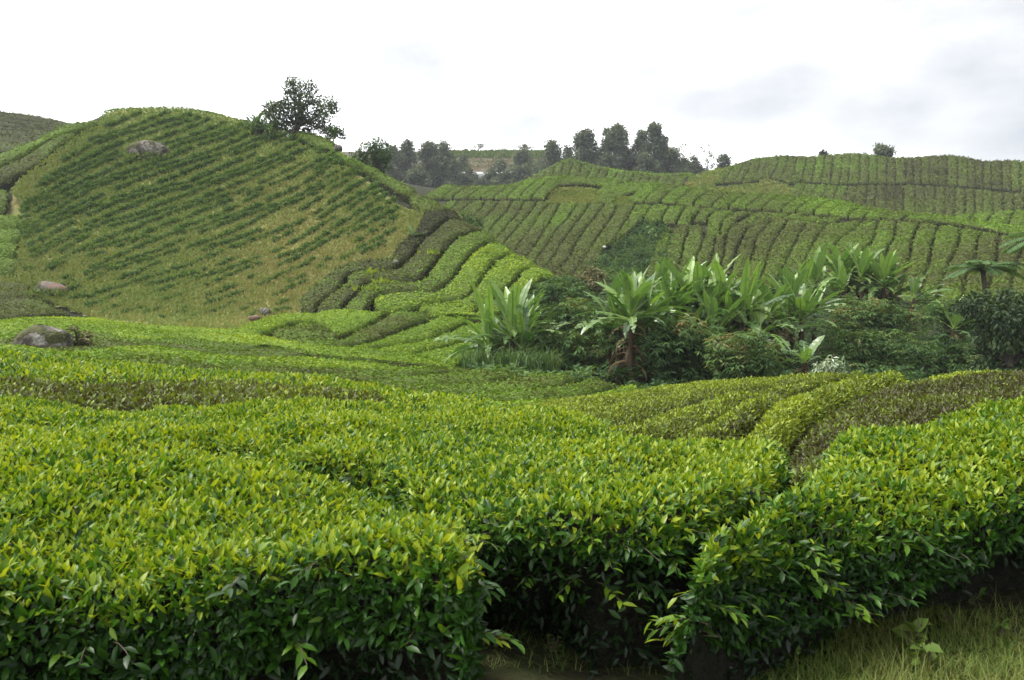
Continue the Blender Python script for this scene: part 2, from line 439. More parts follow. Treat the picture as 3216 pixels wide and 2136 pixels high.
# valley floor and the big left hill, one continuous piece of land
RIDGE1 = [(-2000, 800, 78), (-500, 690, 84), (-300, 610, 86), (0, 475, 90), (102, 425, 93), (204, 378, 96), (260, 358, 98), (347, 345, 99), (440, 338, 100), (530, 336, 100), (640, 349, 100), (765, 379, 99), (918, 411, 97), (1051, 447, 94), (1120, 492, 92), (1199, 547, 89), (1306, 595, 85), (1408, 655, 81), (1510, 716, 77), (1638, 808, 71), (1765, 864, 66), (1850, 915, 64), (2000, 1060, 62), (2350, 1190, 60)]
T1 = Surf(-2000, 2360, 10, [
    [(-500, 1190, 16), (0, 1170, 16), (400, 1210, 16), (800, 1290, 16), (1150, 1340, 16), (1450, 1360, 16), (1700, 1375, 16), (2000, 1390, 16), (2350, 1390, 16)],
    [(-500, 1110, 24), (0, 1106, 24), (400, 1131, 24), (800, 1186, 24), (1150, 1236, 24), (1450, 1264, 24), (1700, 1280, 24), (2000, 1290, 24), (2350, 1290, 24)],
    [(-500, 1060, 32), (0, 1060, 32), (400, 1076, 32), (800, 1121, 32), (1150, 1166, 32), (1450, 1192, 32), (1700, 1200, 32), (2000, 1226, 32), (2350, 1240, 32)],
    [(-500, 1034, 40), (0, 1031, 40), (400, 1041, 40), (800, 1072, 40), (1150, 1113, 40), (1350, 1146, 40), (1450, 1157, 39), (1540, 1150, 38), (1680, 1160, 37), (1790, 1157, 36), (1850, 1151, 36), (1900, 1158, 36), (1970, 1182, 36), (2040, 1208, 36), (2350, 1235, 36)],
    [(-500, 1003, 51), (0, 998, 51), (400, 1012, 51), (800, 1022, 51), (1150, 1040, 51), (1350, 1075, 50), (1450, 1100, 49), (1540, 1150, 47), (1700, 1180, 46), (1900, 1210, 45), (2040, 1250, 45), (2350, 1270, 45)],
    [(-500, 970, 60), (0, 970, 61), (400, 990, 61), (800, 988, 61), (1000, 975, 60), (1150, 965, 58), (1450, 985, 57), (1600, 1010, 56), (1750, 1060, 55), (2000, 1180, 54), (2350, 1250, 54)],
    [(-500, 850, 72), (0, 735, 74), (400, 690, 79), (800, 700, 79), (1000, 735, 76), (1150, 760, 73), (1300, 780, 71), (1450, 825, 67), (1600, 870, 64), (1750, 930, 61), (2000, 1120, 58), (2350, 1220, 57)],
    RIDGE1, ('back', 14, 4), ('back', 50, 22)], per=16)
BARE1 = [(-500, 960), (0, 860), (0, 660), (60, 570), (180, 470), (300, 385), (345, 330), (480, 300), (700, 340), (1060, 440), (1180, 560), (1262, 622), (1300, 655), (1290, 690), (1228, 738), (1200, 795), (1110, 796), (1048, 810), (928, 893), (905, 985), (760, 1024), (560, 1016), (300, 985), (180, 945), (60, 905)]
GRASS1 = [(-500, 960), (0, 860), (0, 640), (60, 560), (180, 465), (300, 380), (345, 325), (480, 300), (700, 340), (1060, 440), (1180, 560), (1270, 622), (1335, 648), (1330, 700), (1255, 755), (1230, 800), (1110, 812), (1060, 830), (965, 905), (930, 985), (760, 1024), (560, 1016), (300, 985), (180, 945), (60, 905)]
def lower1(s):
    bare = in_poly(s.cols[:, None] + 0*s.PY, s.PY, BARE1)
    rows = np.arange(s.G.shape[1])[None, :] > 7 * 16 + 3
    low = np.where(bare | rows, .25, .85)
    for a in HEDGED1: low = np.where(in_poly(s.cols[:, None] + 0*s.PY, s.PY, a) & ~rows, 1.25, low)
    for _ in range(12):
        low[1:-1] = (low[:-2] + low[1:-1]*2 + low[2:])/4
        if _ < 6: low[:, 1:-1] = (low[:, :-2] + low[:, 1:-1]*2 + low[:, 2:])/4
    return low
HEDGED1 = [[(900, 400), (1060, 425), (1200, 520), (1310, 575), (1430, 650), (1420, 668), (1330, 660), (1280, 650), (1190, 612), (1100, 530), (1030, 478), (900, 430)],
           [(-500, 560), (20, 560), (125, 650), (122, 700), (90, 760), (85, 860), (-500, 860)], [(-500, 560), (0, 470), (140, 370), (230, 352), (320, 352), (310, 385), (240, 415), (130, 520), (0, 585), (-500, 680)]]
T1.mesh("hill", M['litter'], lower1, .12, 2.5, M['dry'], [GRASS1, [(-2600, 0), (-130, 0), (-130, 960), (-2600, 1000)]])

# middle hill and the ground of the banana grove
T2 = Surf(1180, 5000, 10, [
    [(1180, 1260, 34), (2350, 1262, 34), (3560, 1262, 34)],
    [(1180, 1165, 46), (3560, 1165, 46)],
    [(1180, 1075, 60), (2400, 1065, 60), (3560, 1085, 58)],
    [(1180, 930, 90), (1550, 920, 88), (1800, 915, 84), (2300, 945, 77), (2700, 970, 72), (3216, 1000, 66), (3560, 1010, 64)],
    [(1180, 760, 114), (1550, 755, 111), (1800, 752, 108), (2300, 775, 99), (2700, 800, 92), (3216, 850, 84), (3560, 870, 80)],
    [(1180, 620, 138), (1367, 620, 135), (1550, 622, 131), (1700, 624, 128), (1900, 632, 124), (2100, 637, 119), (2300, 655, 114), (2433, 662, 111), (2567, 671, 108), (2667, 681, 106), (2750, 687, 104), (2882, 690, 101), (2945, 701, 99.5), (3065, 715, 97), (3132, 729, 95), (3216, 746, 93), (3560, 800, 88)],
    [(1180, 530, 150), (1290, 566, 148), (1383, 580, 146), (1450, 588, 145), (1530, 588, 144), (1620, 581, 143), (1680, 566, 142), (1750, 556, 141), (1850, 560, 140), (2000, 573, 138), (2150, 590, 135), (2300, 607, 131), (2467, 619, 126), (2632, 634, 120), (2732, 653, 116), (2832, 670, 112), (2949, 680, 108), (3065, 699, 105), (3216, 718, 102), (3560, 765, 98)],
    ('back', 12, 3), ('back', 45, 18)], per=14)
BARE2 = [[(1715, 632), (1722, 600), (1760, 580), (1850, 578), (1895, 590), (1870, 632)], [(1925, 640), (1930, 612), (1985, 606), (1985, 640)]]
T2.mesh("hill", M['litter'], .8, .15, 3, M['hill'], BARE2 + [[(3450, 0), (5100, 0), (5100, 1010), (3450, 1010)]])

# back hills
T3 = Surf(1480, 5000, 10, [
    [(1480, 720, 145), (2100, 720, 145), (2600, 760, 140), (3216, 850, 130), (3560, 870, 128)],
    [(1480, 640, 160), (2100, 640, 158), (2500, 690, 150), (2900, 740, 143), (3216, 790, 138), (3560, 800, 136)],
    [(1480, 620, 172), (1620, 585, 174), (2113, 590, 172), (2247, 574, 176), (2383, 566, 178), (2495, 567, 178), (2632, 577, 176), (2732, 576, 176), (2882, 576, 174), (2999, 584, 172), (3082, 589, 170), (3165, 598, 168), (3217, 598, 167), (3560, 620, 164)],
    [(1480, 640, 178), (1560, 606, 180), (1620, 577, 181), (1700, 538, 182), (1740, 514, 183), (1773, 498, 184), (1800, 498, 185), (1850, 513, 186), (1935, 531, 187), (2000, 538, 188), (2113, 547, 190), (2200, 540, 194), (2267, 523, 198), (2310, 510, 200), (2367, 493, 203), (2450, 483, 206), (2533, 487, 207), (2600, 483, 207), (2679, 475, 207), (2760, 484, 206), (2815, 491, 205), (2899, 487, 204), (2985, 481, 203), (3030, 488, 202), (3082, 502, 200), (3132, 499, 199), (3182, 498, 198), (3217, 503, 197), (3560, 530, 192)],
    ('back', 14, 4), ('back', 60, 26)], per=14)
BARE3 = [[(2150, 600), (2165, 548), (2262, 523), (2275, 530), (2240, 575), (2290, 640), (2150, 640)], [(2280, 640), (2250, 582), (2380, 572), (2400, 555), (2480, 578), (2500, 620), (2440, 660)]]
T3.mesh("hill", M['litter'], .8, .2, 4, M['hill'], BARE3 + [[(3360, 0), (5100, 0), (5100, 2000), (3360, 2000)]])
T5 = Surf(2860, 4600, 10, [
    [(2860, 780, 112), (3560, 800, 110)],
    [(2860, 712, 122), (2949, 706, 122), (3100, 700, 121), (3560, 700, 118)],
    [(2860, 690, 128), (2949, 679, 128), (3065, 662, 128), (3132, 656, 127), (3182, 655, 127), (3260, 660, 126), (3560, 675, 124)],
    ('back', 10, 3), ('back', 24, 14)], per=14)
T5.mesh("hill", M['litter'], .7, .1, 3)
# hill beyond the left shoulder
TL = Surf(-2600, 420, 20, [
    [(-500, 620, 118), (420, 640, 118)],
    [(-500, 460, 145), (0, 440, 146), (204, 460, 148), (420, 500, 150)],
    [(-2600, 330, 172), (-500, 300, 172), (-200, 318, 172), (0, 344, 172), (102, 358, 172), (204, 379, 171), (300, 410, 170), (420, 450, 169)],
    ('back', 15, 4), ('back', 50, 22)], per=14)
TL.mesh("hill", M['litter'], .8, .2, 4, M['dry'], [[(-2700, 0), (-120, 0), (-120, 2000), (-2700, 2000)]])
# far clearing with its field on the skyline
TF = Surf(700, 2700, 20, [
    [(700, 700, 215), (2700, 700, 215)],
    [(700, 560, 285), (1250, 575, 285), (1650, 575, 285), (1900, 620, 285), (2700, 660, 285)],
    [(700, 500, 318), (1250, 508, 318), (1650, 500, 318), (1860, 590, 318), (2700, 650, 318)],
    [(700, 480, 332), (1250, 479, 332), (1423, 477, 332), (1550, 475, 332), (1650, 474, 332), (1740, 490, 332), (1860, 560, 332), (2700, 640, 332)],
    ('back', 20, 2), ('back', 120, 20)], per=10)
TF.mesh("hill", M['farhill'], 0, .5, 9)

# ------------------------------------------------------------------ tea hedges
FAR_EDGE = [(0, 1.0), (.03, .5), (.10, .2), (.22, .05), (.42, 0)]
NEAR_EDGE = [(.95, 1.0), (.80, .80), (.45, .58), (.12, .42), (0, .30), (.05, .16), (.17, .05), (.4, 0)]

def hedge(name, surf, A, B, label, group, h=.85, gap=.22, step=1.0, ncross=7, edge=FAR_EDGE, tuft=.2, dens=12, base=.45, amp=.35, patch=6.0,
          jit=.09, seed=0, near=False, under=1.0, mound=.10, cut=.4, tfun=None, ends=.5, lump=.10, mats=None, shape=None, top_tint=0.0, upright=.5, flush=0.0, sprays=0, shoots=0):
    """One clipped tea hedge between two edge lines A and B on a surface: rounded top, sides to the ground, leaves all over."""
    r = RNG(seed)
    mid = (resample(A, 24) + resample(B, 24)) / 2
    Pm = surf.hit(mid[:, 0], mid[:, 1])
    length = np.linalg.norm(np.diff(Pm, axis=0), axis=1).sum()
    n = int(np.clip(length / step, 5, 160))
    e_en = [0, .03, .12, .28, ends] if ends else [0]
    tt = np.unique(np.r_[[x / max(length, 2.2*ends + .1) for x in e_en], [1 - x / max(length, 2.2*ends + .1) for x in e_en], np.linspace(0, 1, n)])
    tt = tt[np.r_[True, np.diff(tt) > 1e-5]]
    n = len(tt)
    a = resample(A, tt); b = resample(B, tt)
    PA = surf.hit(a[:, 0], a[:, 1]); PB = surf.hit(b[:, 0], b[:, 1])
    w = np.maximum(np.linalg.norm(PA - PB, axis=1), .3)
    es = np.array([x[0] for x in edge]); dr = np.array([x[1] for x in edge])
    # cross positions as metres in from an edge, then the flat part
    lim = np.maximum((w/2 - gap), .12)
    un = np.asarray(under(tt) if callable(under) else np.full(len(tt), under))[:, None]     # how far the skirt recedes under the front edge
    def inset(u):
        e = np.where(dr[None] > .4, es[None]*u, es[None])
        return gap*np.minimum(1, w/(4*gap))[:, None] + e*np.minimum(1.0, lim[:, None]/np.maximum(e.max(1, keepdims=True), .01))
    left, right = inset(un), inset(np.minimum(un, 1.0))
    flat = np.linspace(0, 1, ncross + 2)[1:-1]
    Lm = left[:, -1:]; R0 = w[:, None] - right[:, -1:]
    pos = np.concatenate([left, Lm + (R0 - Lm)*flat[None], (w[:, None] - right)[:, ::-1]], 1)
    dprof = np.concatenate([dr, np.zeros(ncross), dr[::-1]])
    s = pos / w[:, None]
    px = a[:, 0:1]*(1-s) + b[:, 0:1]*s; py = a[:, 1:2]*(1-s) + b[:, 1:2]*s
    P = surf.hit(px, py)
    em = np.minimum(tt, 1-tt) * length
    de = np.where(em < ends, 1 - np.sqrt(np.clip(1 - (1 - em/max(ends, .01))**2, 0, 1)), 0)[:, None] if ends else 0
    drop = np.maximum(np.broadcast_to(dprof[None], P.shape[:2]), de)
    c = (2*s - 1)
    G = P.copy()
    G[..., 2] -= drop*h + mound*c*c*(drop < .5)
    G += (np.stack([vn(P + 31, 1.3), vn(P + 67, 1.3), vn(P, 1.1)], -1) - .5) * 2 * lump * (1 + 1.2*(drop > .3))[..., None]
    if near: G[..., 2] += ((vn(P + 11, .75) - .5)*.17 + (vn(P + 5, .3) - .5)*.10)*min(1, lump/.08)*(drop < .5)
    if shape is not None:
        G = shape(G, s, tt)
    mb = MB()
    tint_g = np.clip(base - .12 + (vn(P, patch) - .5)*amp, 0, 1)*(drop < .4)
    if near:
        cl_ = G[:, G.shape[1]//2:G.shape[1]//2 + 1]
        dv = cl_ - G; dv[..., 2] = 0; dl = np.linalg.norm(dv, axis=-1, keepdims=True)
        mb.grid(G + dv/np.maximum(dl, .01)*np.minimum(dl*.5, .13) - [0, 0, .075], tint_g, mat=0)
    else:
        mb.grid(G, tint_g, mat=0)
    # leaves
    v00, v10, v11, v01 = G[:-1, :-1], G[1:, :-1], G[1:, 1:], G[:-1, 1:]
    nr = np.cross(v11 - v00, v01 - v10); ar = np.linalg.norm(nr, axis=-1)/2
    nr = nrm(nr); cen = (v00 + v10 + v11 + v01)/4
    # make normals point out of the hedge
    out = cen - (G.mean(1)[:-1, None] - [0, 0, .6]); nr *= np.sign((nr*out).sum(-1, keepdims=True) + 1e-9)
    dq = (drop[:-1, :-1] + drop[1:, 1:])/2
    wt = ar * np.where(dq > .7, .05 if near else .25, np.where(dq > cut, .22 if near else .6, 1.0))
    N = int(dens * wt.sum())
    if N > 0:
        idx = r.choice(wt.size, N, p=(wt/wt.sum()).ravel())
        i, j = np.unravel_index(idx, wt.shape)
        u, v = r.random(N)[:, None], r.random(N)[:, None]
        p = (v00[i, j]*(1-u) + v10[i, j]*u)*(1-v) + (v01[i, j]*(1-u) + v11[i, j]*u)*v
        nn = nr[i, j]; q = dq[i, j]
        up = np.array([0, 0, 1.])
        rnd = r.normal(size=(N, 3))
        if near:
            D = nrm(rnd*.7 + nn*.35 + up*(upright*r.random((N, 1)) - .55*(q[:, None] > .35)))
            NL = nrm(nn*.7 + up*.6 + r.normal(size=(N, 3))*.45)
        else:
            D = nrm(rnd - nn*((rnd*nn).sum(1, keepdims=True)) + nn*(.15 + .5*r.random((N, 1))))
            NL = nrm(nn + r.normal(size=(N, 3))*.21)
        sz = tuft*((.45 + 1.0*r.random(N)) if near else (.6 + .75*r.random(N)))
        t = base + (vn(p, patch) - .5)*amp + (vn(p + 400, patch*.23) - .5)*amp*.6 + r.normal(size=N)*jit
        sj = s.mean(0); sj = (sj[:-1] + sj[1:])/2
        if tfun is not None:
            t = t + tfun(sj[j], p)
        t = np.where(q > .42, t*.16 - .02, np.where(q > .2, t*.5 - .05, np.where(q > .08, t*.85, t + top_tint))) if near else np.where(q > .5, t*.3, np.where(q > .25, t*.6, t))  # leaf tint stepped down the hedge sides: painted shade over older leaves
        if flush:
            t = t + flush*(r.random(N) < .3)*(q < .3)
        p = p + nn*((r.random((N, 1)) - (.55 if near else .35))*tuft*(.55 if near else .3))
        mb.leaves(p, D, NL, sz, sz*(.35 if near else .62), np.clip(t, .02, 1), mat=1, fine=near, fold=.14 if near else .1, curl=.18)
    if shoots:      # fresh upright shoots, two leaves and a bud, standing proud of the clipped table
        w2 = ar*(dq < .12); n2 = int(shoots*w2.sum())
        i, j = np.unravel_index(r.choice(w2.size, n2, p=(w2/w2.sum()).ravel()), w2.shape)
        p = cen[i, j] + r.normal(size=(n2, 3))*[.04, .04, .01]
        keep = vn(p, .5) + r.random(n2)*.5 > .62; p = p[keep]; n2 = len(p)
        hgt = r.uniform(.01, .05, (n2, 1))
        for q in range(3):
            az = r.uniform(0, 6.28, n2)
            D = np.stack([np.cos(az)*.55, np.sin(az)*.55, r.uniform(.5, 1.3, n2)], -1)
            sz = tuft*r.uniform(.55, 1.0, n2)
            mb.leaves(p + hgt*[0, 0, 1.], D, np.stack([-np.cos(az), -np.sin(az), np.full(n2, .8)], -1), sz, sz*.34, np.clip(base + .18 + r.normal(size=n2)*.12, .2, 1), mat=1, fine=near, fold=.16, curl=.1)
    if sprays:      # leafy twigs that droop out of the shoulder
        w2 = ar*((dq > .04) & (dq < .5)); 
        i, j = np.unravel_index(r.choice(w2.size, sprays, p=(w2/w2.sum()).ravel()), w2.shape)
        for p, nn_ in zip(cen[i, j], nr[i, j]):
            o_ = nrm(np.array([nn_[0], nn_[1], 0]) + r.normal(size=3)*[.35, .35, 0]); ln = r.uniform(.05, .17); a_ = np.linspace(0, 1, 5)
            el = r.uniform(.0, 1.1)
            C = p - o_*.08 + o_*(a_[:, None]*(ln + .08)) + np.array([0, 0, 1.])*(a_*el*ln - a_*a_*ln*(.35 + el*.6))[:, None]
            mb.tube(C, np.linspace(.0035, .0015, 5), 4, mat=2)
            k = r.integers(5, 10); aa = np.linspace(.3, 1, k); b = pchip(a_, C, aa)
            sd = np.cross(o_, [0, 0, 1.]); sg = np.where(np.arange(k) % 2, 1, -1)[:, None]
            D = o_*r.uniform(.4, 1.0, (k, 1)) + sd*sg*r.uniform(.3, .9, (k, 1)) + np.array([0, 0, 1.])*r.uniform(-.5, .25, (k, 1))
            L = tuft*r.uniform(1.0, 1.45, k)
            mb.leaves(b, D, np.array([0, 0, 1.]) + r.normal(size=(k, 3))*.25, L, L*.36, np.clip(base*.85 + r.normal()*.12 + aa*.2 - .1 - .25*(r.random() < .3), .1, 1), mat=1, fine=True, fold=.12, curl=.3)
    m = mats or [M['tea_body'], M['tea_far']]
    org = G.reshape(-1, 3).mean(0); org[2] = G[..., 2].min()
    o = mb.build(name, m, origin=org)
    tag(o, label, "tea hedge", group)
    o['_g'] = 0
    del o['_g']
    return o

def c2s(x0, y0, k, pts):
    return [(x0 + x/k, y0 + y/k) for x, y in pts]

# ---- hill 2, face: strips between the grooves, from the top line down
gtop = []
C2 = lambda p: c2s(1280, 520, 3.0, p)
C3 = lambda p: c2s(1900, 440, 3.0, p)
C4 = lambda p: c2s(2432, 440, 3.0, p)
RW = [C2([(370, 335), (320, 385), (250, 430)]), C2([(490, 325), (430, 385), (330, 480)]), C2([(620, 325), (540, 390), (420, 520)]), C2([(740, 325), (700, 390), (620, 470), (500, 620)]),
      C2([(870, 325), (800, 410), (715, 500), (560, 690)]), C2([(985, 325), (930, 430), (860, 500), (760, 620), (640, 760)]), C2([(1100, 325), (1050, 430), (960, 530), (870, 640), (720, 820)]),
      C2([(1225, 330), (1150, 440), (1080, 520), (930, 700), (800, 880)]), C2([(1345, 340), (1250, 440), (1190, 540), (1120, 640), (1030, 760), (900, 960)]),
      C2([(1435, 345), (1370, 470), (1290, 600), (1200, 740), (1120, 840), (980, 1040)]), C2([(1620, 340), (1550, 420), (1500, 500), (1400, 600), (1320, 730), (1210, 885), (1090, 1080)]),
      C2([(1720, 345), (1620, 490), (1520, 620), (1450, 720), (1400, 810), (1310, 930), (1200, 1120)]), C2([(1860, 350), (1780, 460), (1680, 580), (1570, 750), (1540, 830), (1400, 985), (1290, 1150)]),
      C2([(1985, 355), (1900, 510), (1800, 650), (1710, 790), (1630, 920), (1560, 1020), (1480, 1160)]), C2([(2145, 360), (2080, 470), (2010, 580), (1960, 680), (1860, 760), (1790, 900), (1700, 1080)]),
      ]
wob = lambda k: RNG(500 + k)
k = 0
def face2(A, B, tone, **kw):
    global k
    k += 1
    hedge("tea_hedge", T2, A, B, "clipped tea strip running down the middle hill face, %s from the left" % ordinal(k-1), "tea strips down the face of the middle hill",
          gap=.09, step=1.6, tuft=.28, dens=34, base=.43 + tone, amp=.26, patch=7, seed=100 + k, lump=.06, mound=.04, **kw)
tn = RNG(3)
for a, b in zip(RW[:-1], RW[1:]):
    face2(a, b, tn.normal()*.03)
# strips cut short by the overgrown hollow (upper stubs), then the lower pieces
face2(C2([(2145, 360), (2080, 470), (2010, 580), (1960, 690)]), C3([(450, 600), (385, 690), (340, 745), (190, 880)]), .08)
face2(C3([(450, 600), (385, 690), (360, 745)]), C3([(605, 610), (545, 710), (535, 745)]), .10)
face2(C3([(605, 610), (545, 710), (540, 755)]), C3([(760, 615), (670, 760)]), .12)
face2(C3([(760, 615), (670, 775)]), C3([(915, 630), (830, 720), (800, 785)]), .12)
face2(C3([(915, 630), (830, 745)]), C3([(1090, 645), (990, 690), (960, 745)]), .10)
face2(C3([(1090, 645), (990, 690), (945, 870)]), C3([(1230, 670), (1110, 740), (1080, 870)]), .14)
face2(C3([(1230, 670), (1110, 740), (1080, 865)]), C3([(1430, 675), (1290, 705), (1220, 780), (1150, 860)]), .10)
face2(C3([(640, 830), (600, 950), (540, 1140), (500, 1300)]), C3([(790, 790), (780, 860), (740, 970), (720, 1080), (640, 1300)]), -.04)
face2(C3([(560, 800), (500, 950), (430, 1100), (380, 1280)]), C3([(640, 830), (600, 950), (540, 1140), (500, 1300)]), .02)
face2(C3([(790, 790), (780, 860), (740, 970), (720, 1080), (640, 1300)]), C3([(930, 800), (920, 960), (880, 1060), (820, 1300)]), .0)
face2(C3([(930, 905), (900, 1000), (860, 1090), (820, 1300)]), C3([(1040, 890), (1030, 1000), (960, 1200), (940, 1300)]), -.04)
face2(C3([(1040, 890), (1030, 1000), (960, 1200), (940, 1300)]), C3([(1140, 880), (1130, 1000), (1090, 1200), (1060, 1310)]), -.06)
face2(C3([(1190, 795), (1150, 870), (1130, 1000), (1090, 1200), (1060, 1310)]), C3([(1340, 790), (1310, 870), (1270, 940), (1190, 1200), (1160, 1320)]), -.04)
face2(C3([(1430, 690), (1330, 730), (1220, 780)]), C3([(1450, 720), (1380, 790), (1335, 790)]), .06)
face2(C3([(1450, 715), (1330, 850), (1300, 905)]), C3([(1580, 735), (1490, 830), (1420, 925)]), -.02)
face2(C3([(1280, 930), (1230, 1080), (1190, 1200), (1160, 1320)]), C3([(1410, 930), (1400, 1040), (1330, 1200), (1300, 1330)]), -.05)
face2(C3([(1580, 735), (1490, 830), (1420, 930), (1400, 1040), (1330, 1200), (1300, 1330)]), C3([(1730, 745), (1640, 870), (1570, 990), (1510, 1180), (1450, 1340)]), .0)
RX = [C3([(1730, 745), (1640, 870), (1570, 990), (1510, 1180), (1450, 1340)]), C3([(1905, 760), (1830, 880), (1740, 1050), (1650, 1240), (1580, 1400)]),
      C3([(2085, 795), (1980, 930), (1920, 1050), (1850, 1270), (1780, 1440)]), C4([(840, 748), (740, 840), (600, 930), (520, 1070), (470, 1180), (380, 1400)]),
      C4([(975, 755), (940, 900), (880, 990), (780, 1060), (700, 1150), (560, 1420)]), C4([(1155, 755), (1130, 900), (1080, 990), (1040, 1080), (930, 1200), (800, 1440)]),
      C4([(1375, 765), (1310, 900), (1280, 1050), (1240, 1220), (1160, 1460)]), C4([(1550, 795), (1500, 920), (1470, 1080), (1410, 1300), (1350, 1480)]),
      C4([(1755, 815), (1730, 970), (1660, 1110), (1600, 1260), (1530, 1500)]), C4([(1945, 845), (1900, 1000), (1890, 1100), (1800, 1300), (1770, 1530)]),
      C4([(2120, 880), (2090, 1100), (2010, 1400), (1990, 1560)]), C4([(2360, 925), (2300, 1100), (2240, 1300), (2200, 1580)]), C4([(2560, 960), (2500, 1150), (2440, 1350), (2400, 1600)])]
for a, b in zip(RX[:-1], RX[1:]):
    face2(a, b, .02 + tn.normal()*.03)
# the row of short pieces wedged between the long strips and the dark path
for q, (a, b) in enumerate([((1430, 668), (1590, 672)), ((1590, 672), (1750, 686)), ((1750, 686), (1900, 700)), ((1900, 700), (2060, 712)), ((2060, 712), (2230, 728))]):
    hedge("tea_hedge", T2, C3([a, ((a[0]*.8+1450*.0+a[0]*.2) - 95, a[1] + 42)]), C3([b, (b[0] - 70, b[1] + 40)]), "short pale tea block under the dark path of the middle hill, %s from the left" % ordinal(q),
          "short tea blocks under the path of the middle hill", gap=.07, step=1.2, tuft=.28, dens=34, base=.5, amp=.3, seed=160 + q)

# ---- hill 2, upper bed between the dark path and the skyline
def on(curve, x):
    c = np.array(curve); return float(np.interp(x, c[:, 0], c[:, 1]))
DIV = [(1180, 612), (1367, 616), (1550, 617), (1700, 618), (1900, 626), (2100, 630), (2300, 648), (2433, 654), (2567, 663), (2667, 674), (2750, 679), (2882, 682), (2945, 692), (3065, 706), (3132, 719), (3216, 737), (3560, 790)]
TOP2 = [(1180, 520), (1290, 557), (1383, 571), (1450, 579), (1530, 579), (1620, 572), (1680, 557), (1750, 547), (1850, 551), (2000, 564), (2150, 581), (2300, 598), (2467, 610), (2632, 625), (2732, 644), (2832, 661), (2949, 671), (3065, 690), (3216, 709), (3560, 756)]
bx = [1330, 1392, 1422, 1470, 1510, 1552, 1592, 1632, 1667, 1712]
tx = [1400, 1450, 1480, 1535, 1580, 1620, 1655, 1700, 1745, 1800]
def slant(b, t, lo=1.0, hi=0.0):
    yb, yt = on(DIV, b), on(TOP2, t)
    return [(b + (t - b)*u**1.25, yb + (yt - yb)*u) for u in np.linspace(0, 1, 7)]
kb = 0
def bed2(A, B, tone=.0):
    global kb
    kb += 1
    hedge("tea_hedge", T2, A, B, "tea block on the upper bed of the middle hill, %s from the left" % ordinal(kb-1), "tea blocks above the dark path of the middle hill",
          gap=.07, step=1.4, tuft=.28, dens=34, base=.50 + tone, amp=.22, patch=7, seed=200 + kb, lump=.05, mound=.04)
for q in range(len(bx) - 1):
    bed2(slant(bx[q], tx[q]), slant(bx[q+1], tx[q+1]), .02 + tn.normal()*.03)
# narrow band that passes above the bare patch, then the long bed to the right
bed2([(1712, 612), (1725, 590), (1755, 572), (1800, 560)], [(1712, 585), (1725, 570), (1760, 548), (1800, 548)], .02)
bed2([(1740, 580), (1790, 572), (1850, 573), (1900, 583), (1930, 585)], [(1750, 550), (1790, 549), (1850, 553), (1900, 559), (1960, 563)], .04)
bed2(C2([(1775, 310), (1850, 340), (1935, 345)]), C2([(1850, 235), (1930, 225), (1960, 300)]), .02)
bed2([(1868, 600), (1905, 580), (1990, 572)], [(1935, 612), (1985, 602), (2050, 575)], .04)
bx2 = [1972, 2023, 2073, 2123, 2177, 2235, 2287, 2343, 2393, 2453, 2500, 2553, 2603, 2663, 2712, 2765, 2830]
for q in range(len(bx2) - 1):
    sh = 62 if bx2[q] < 2600 else 50
    bed2(slant(bx2[q], bx2[q] + sh), slant(bx2[q+1], bx2[q+1] + sh), .06 + tn.normal()*.03)
bed2([(2835, on(DIV, 2835)), (2945, 690), (3065, 704), (3132, 718), (3216, 736), (3400, 765)], [(2885, 667), (2949, 671), (3065, 690), (3140, 701), (3216, 709), (3400, 733)], .12)

# ---- knob and big back hill
kn = 0
def back3(A, B, tone, what):
    global kn
    kn += 1
    hedge("tea_hedge", T3, A, B, what % ordinal(kn-1), what.split(",")[0].replace("tea strip", "tea strips"), gap=.07, step=2.2, tuft=.45, dens=13, base=.38 + tone, amp=.24, patch=8, seed=300 + kn, lump=.05, h=.6, mound=.03, ncross=5)
RG3 = [(p[0], p[1] - 2) for p in RIDGE1] and [(1560, 606), (1620, 577), (1700, 538), (1740, 514), (1773, 498), (1800, 498), (1850, 513), (1935, 531), (2000, 538), (2113, 547), (2200, 540), (2267, 523), (2310, 510), (2367, 493), (2450, 483), (2533, 487), (2600, 483), (2679, 475), (2760, 484), (2815, 491), (2899, 487), (2985, 481), (3030, 488), (3082, 502), (3132, 499), (3182, 498), (3217, 503), (3400, 518)]
LOW3 = [(1480, 600), (1600, 586), (1640, 584), (1750, 572), (1850, 570), (2000, 582), (2113, 588), (2165, 590)]
rr = RNG(11)
xs = [1632, 1665, 1690, 1716, 1745, 1772, 1800, 1828, 1858, 1885, 1912, 1940, 1966, 1992, 2020, 2046, 2074, 2102, 2130, 2160]
for a, b in zip(xs[:-1], xs[1:]):
    sl = lambda x: [(x, on(RG3, x) + 7), (x - 8, (on(RG3, x) + on(LOW3, x))/2), (x - 24, on(LOW3, x - 22))]
    back3(sl(a), sl(b), .08 + rr.normal()*.05, "short tea strip on the small back knob, %s from the left")
kn = 0
hedge("tea_hedge", T3, [(1625, 583), (1700, 546), (1745, 520), (1785, 506), (1850, 521), (1935, 538), (2080, 551), (2180, 549)], [(1620, 577), (1700, 538), (1740, 514), (1790, 497), (1850, 513), (1935, 531), (2080, 545), (2180, 542)], "thin bright tea hedge along the crest of the small back knob", "crest hedges of the back hills", gap=.05, step=2, tuft=.45, dens=12, base=.6, seed=390, mound=0)
LOWU = [(2225, 574), (2383, 567), (2400, 552), (2440, 556), (2484, 574), (2495, 564), (2632, 574), (2732, 572), (2882, 572), (2999, 580), (3082, 585), (3165, 595), (3217, 594), (3400, 606)]
xs = [2275]
while xs[-1] < 3330:
    xs.append(xs[-1] + 24 + rr.random()*9)
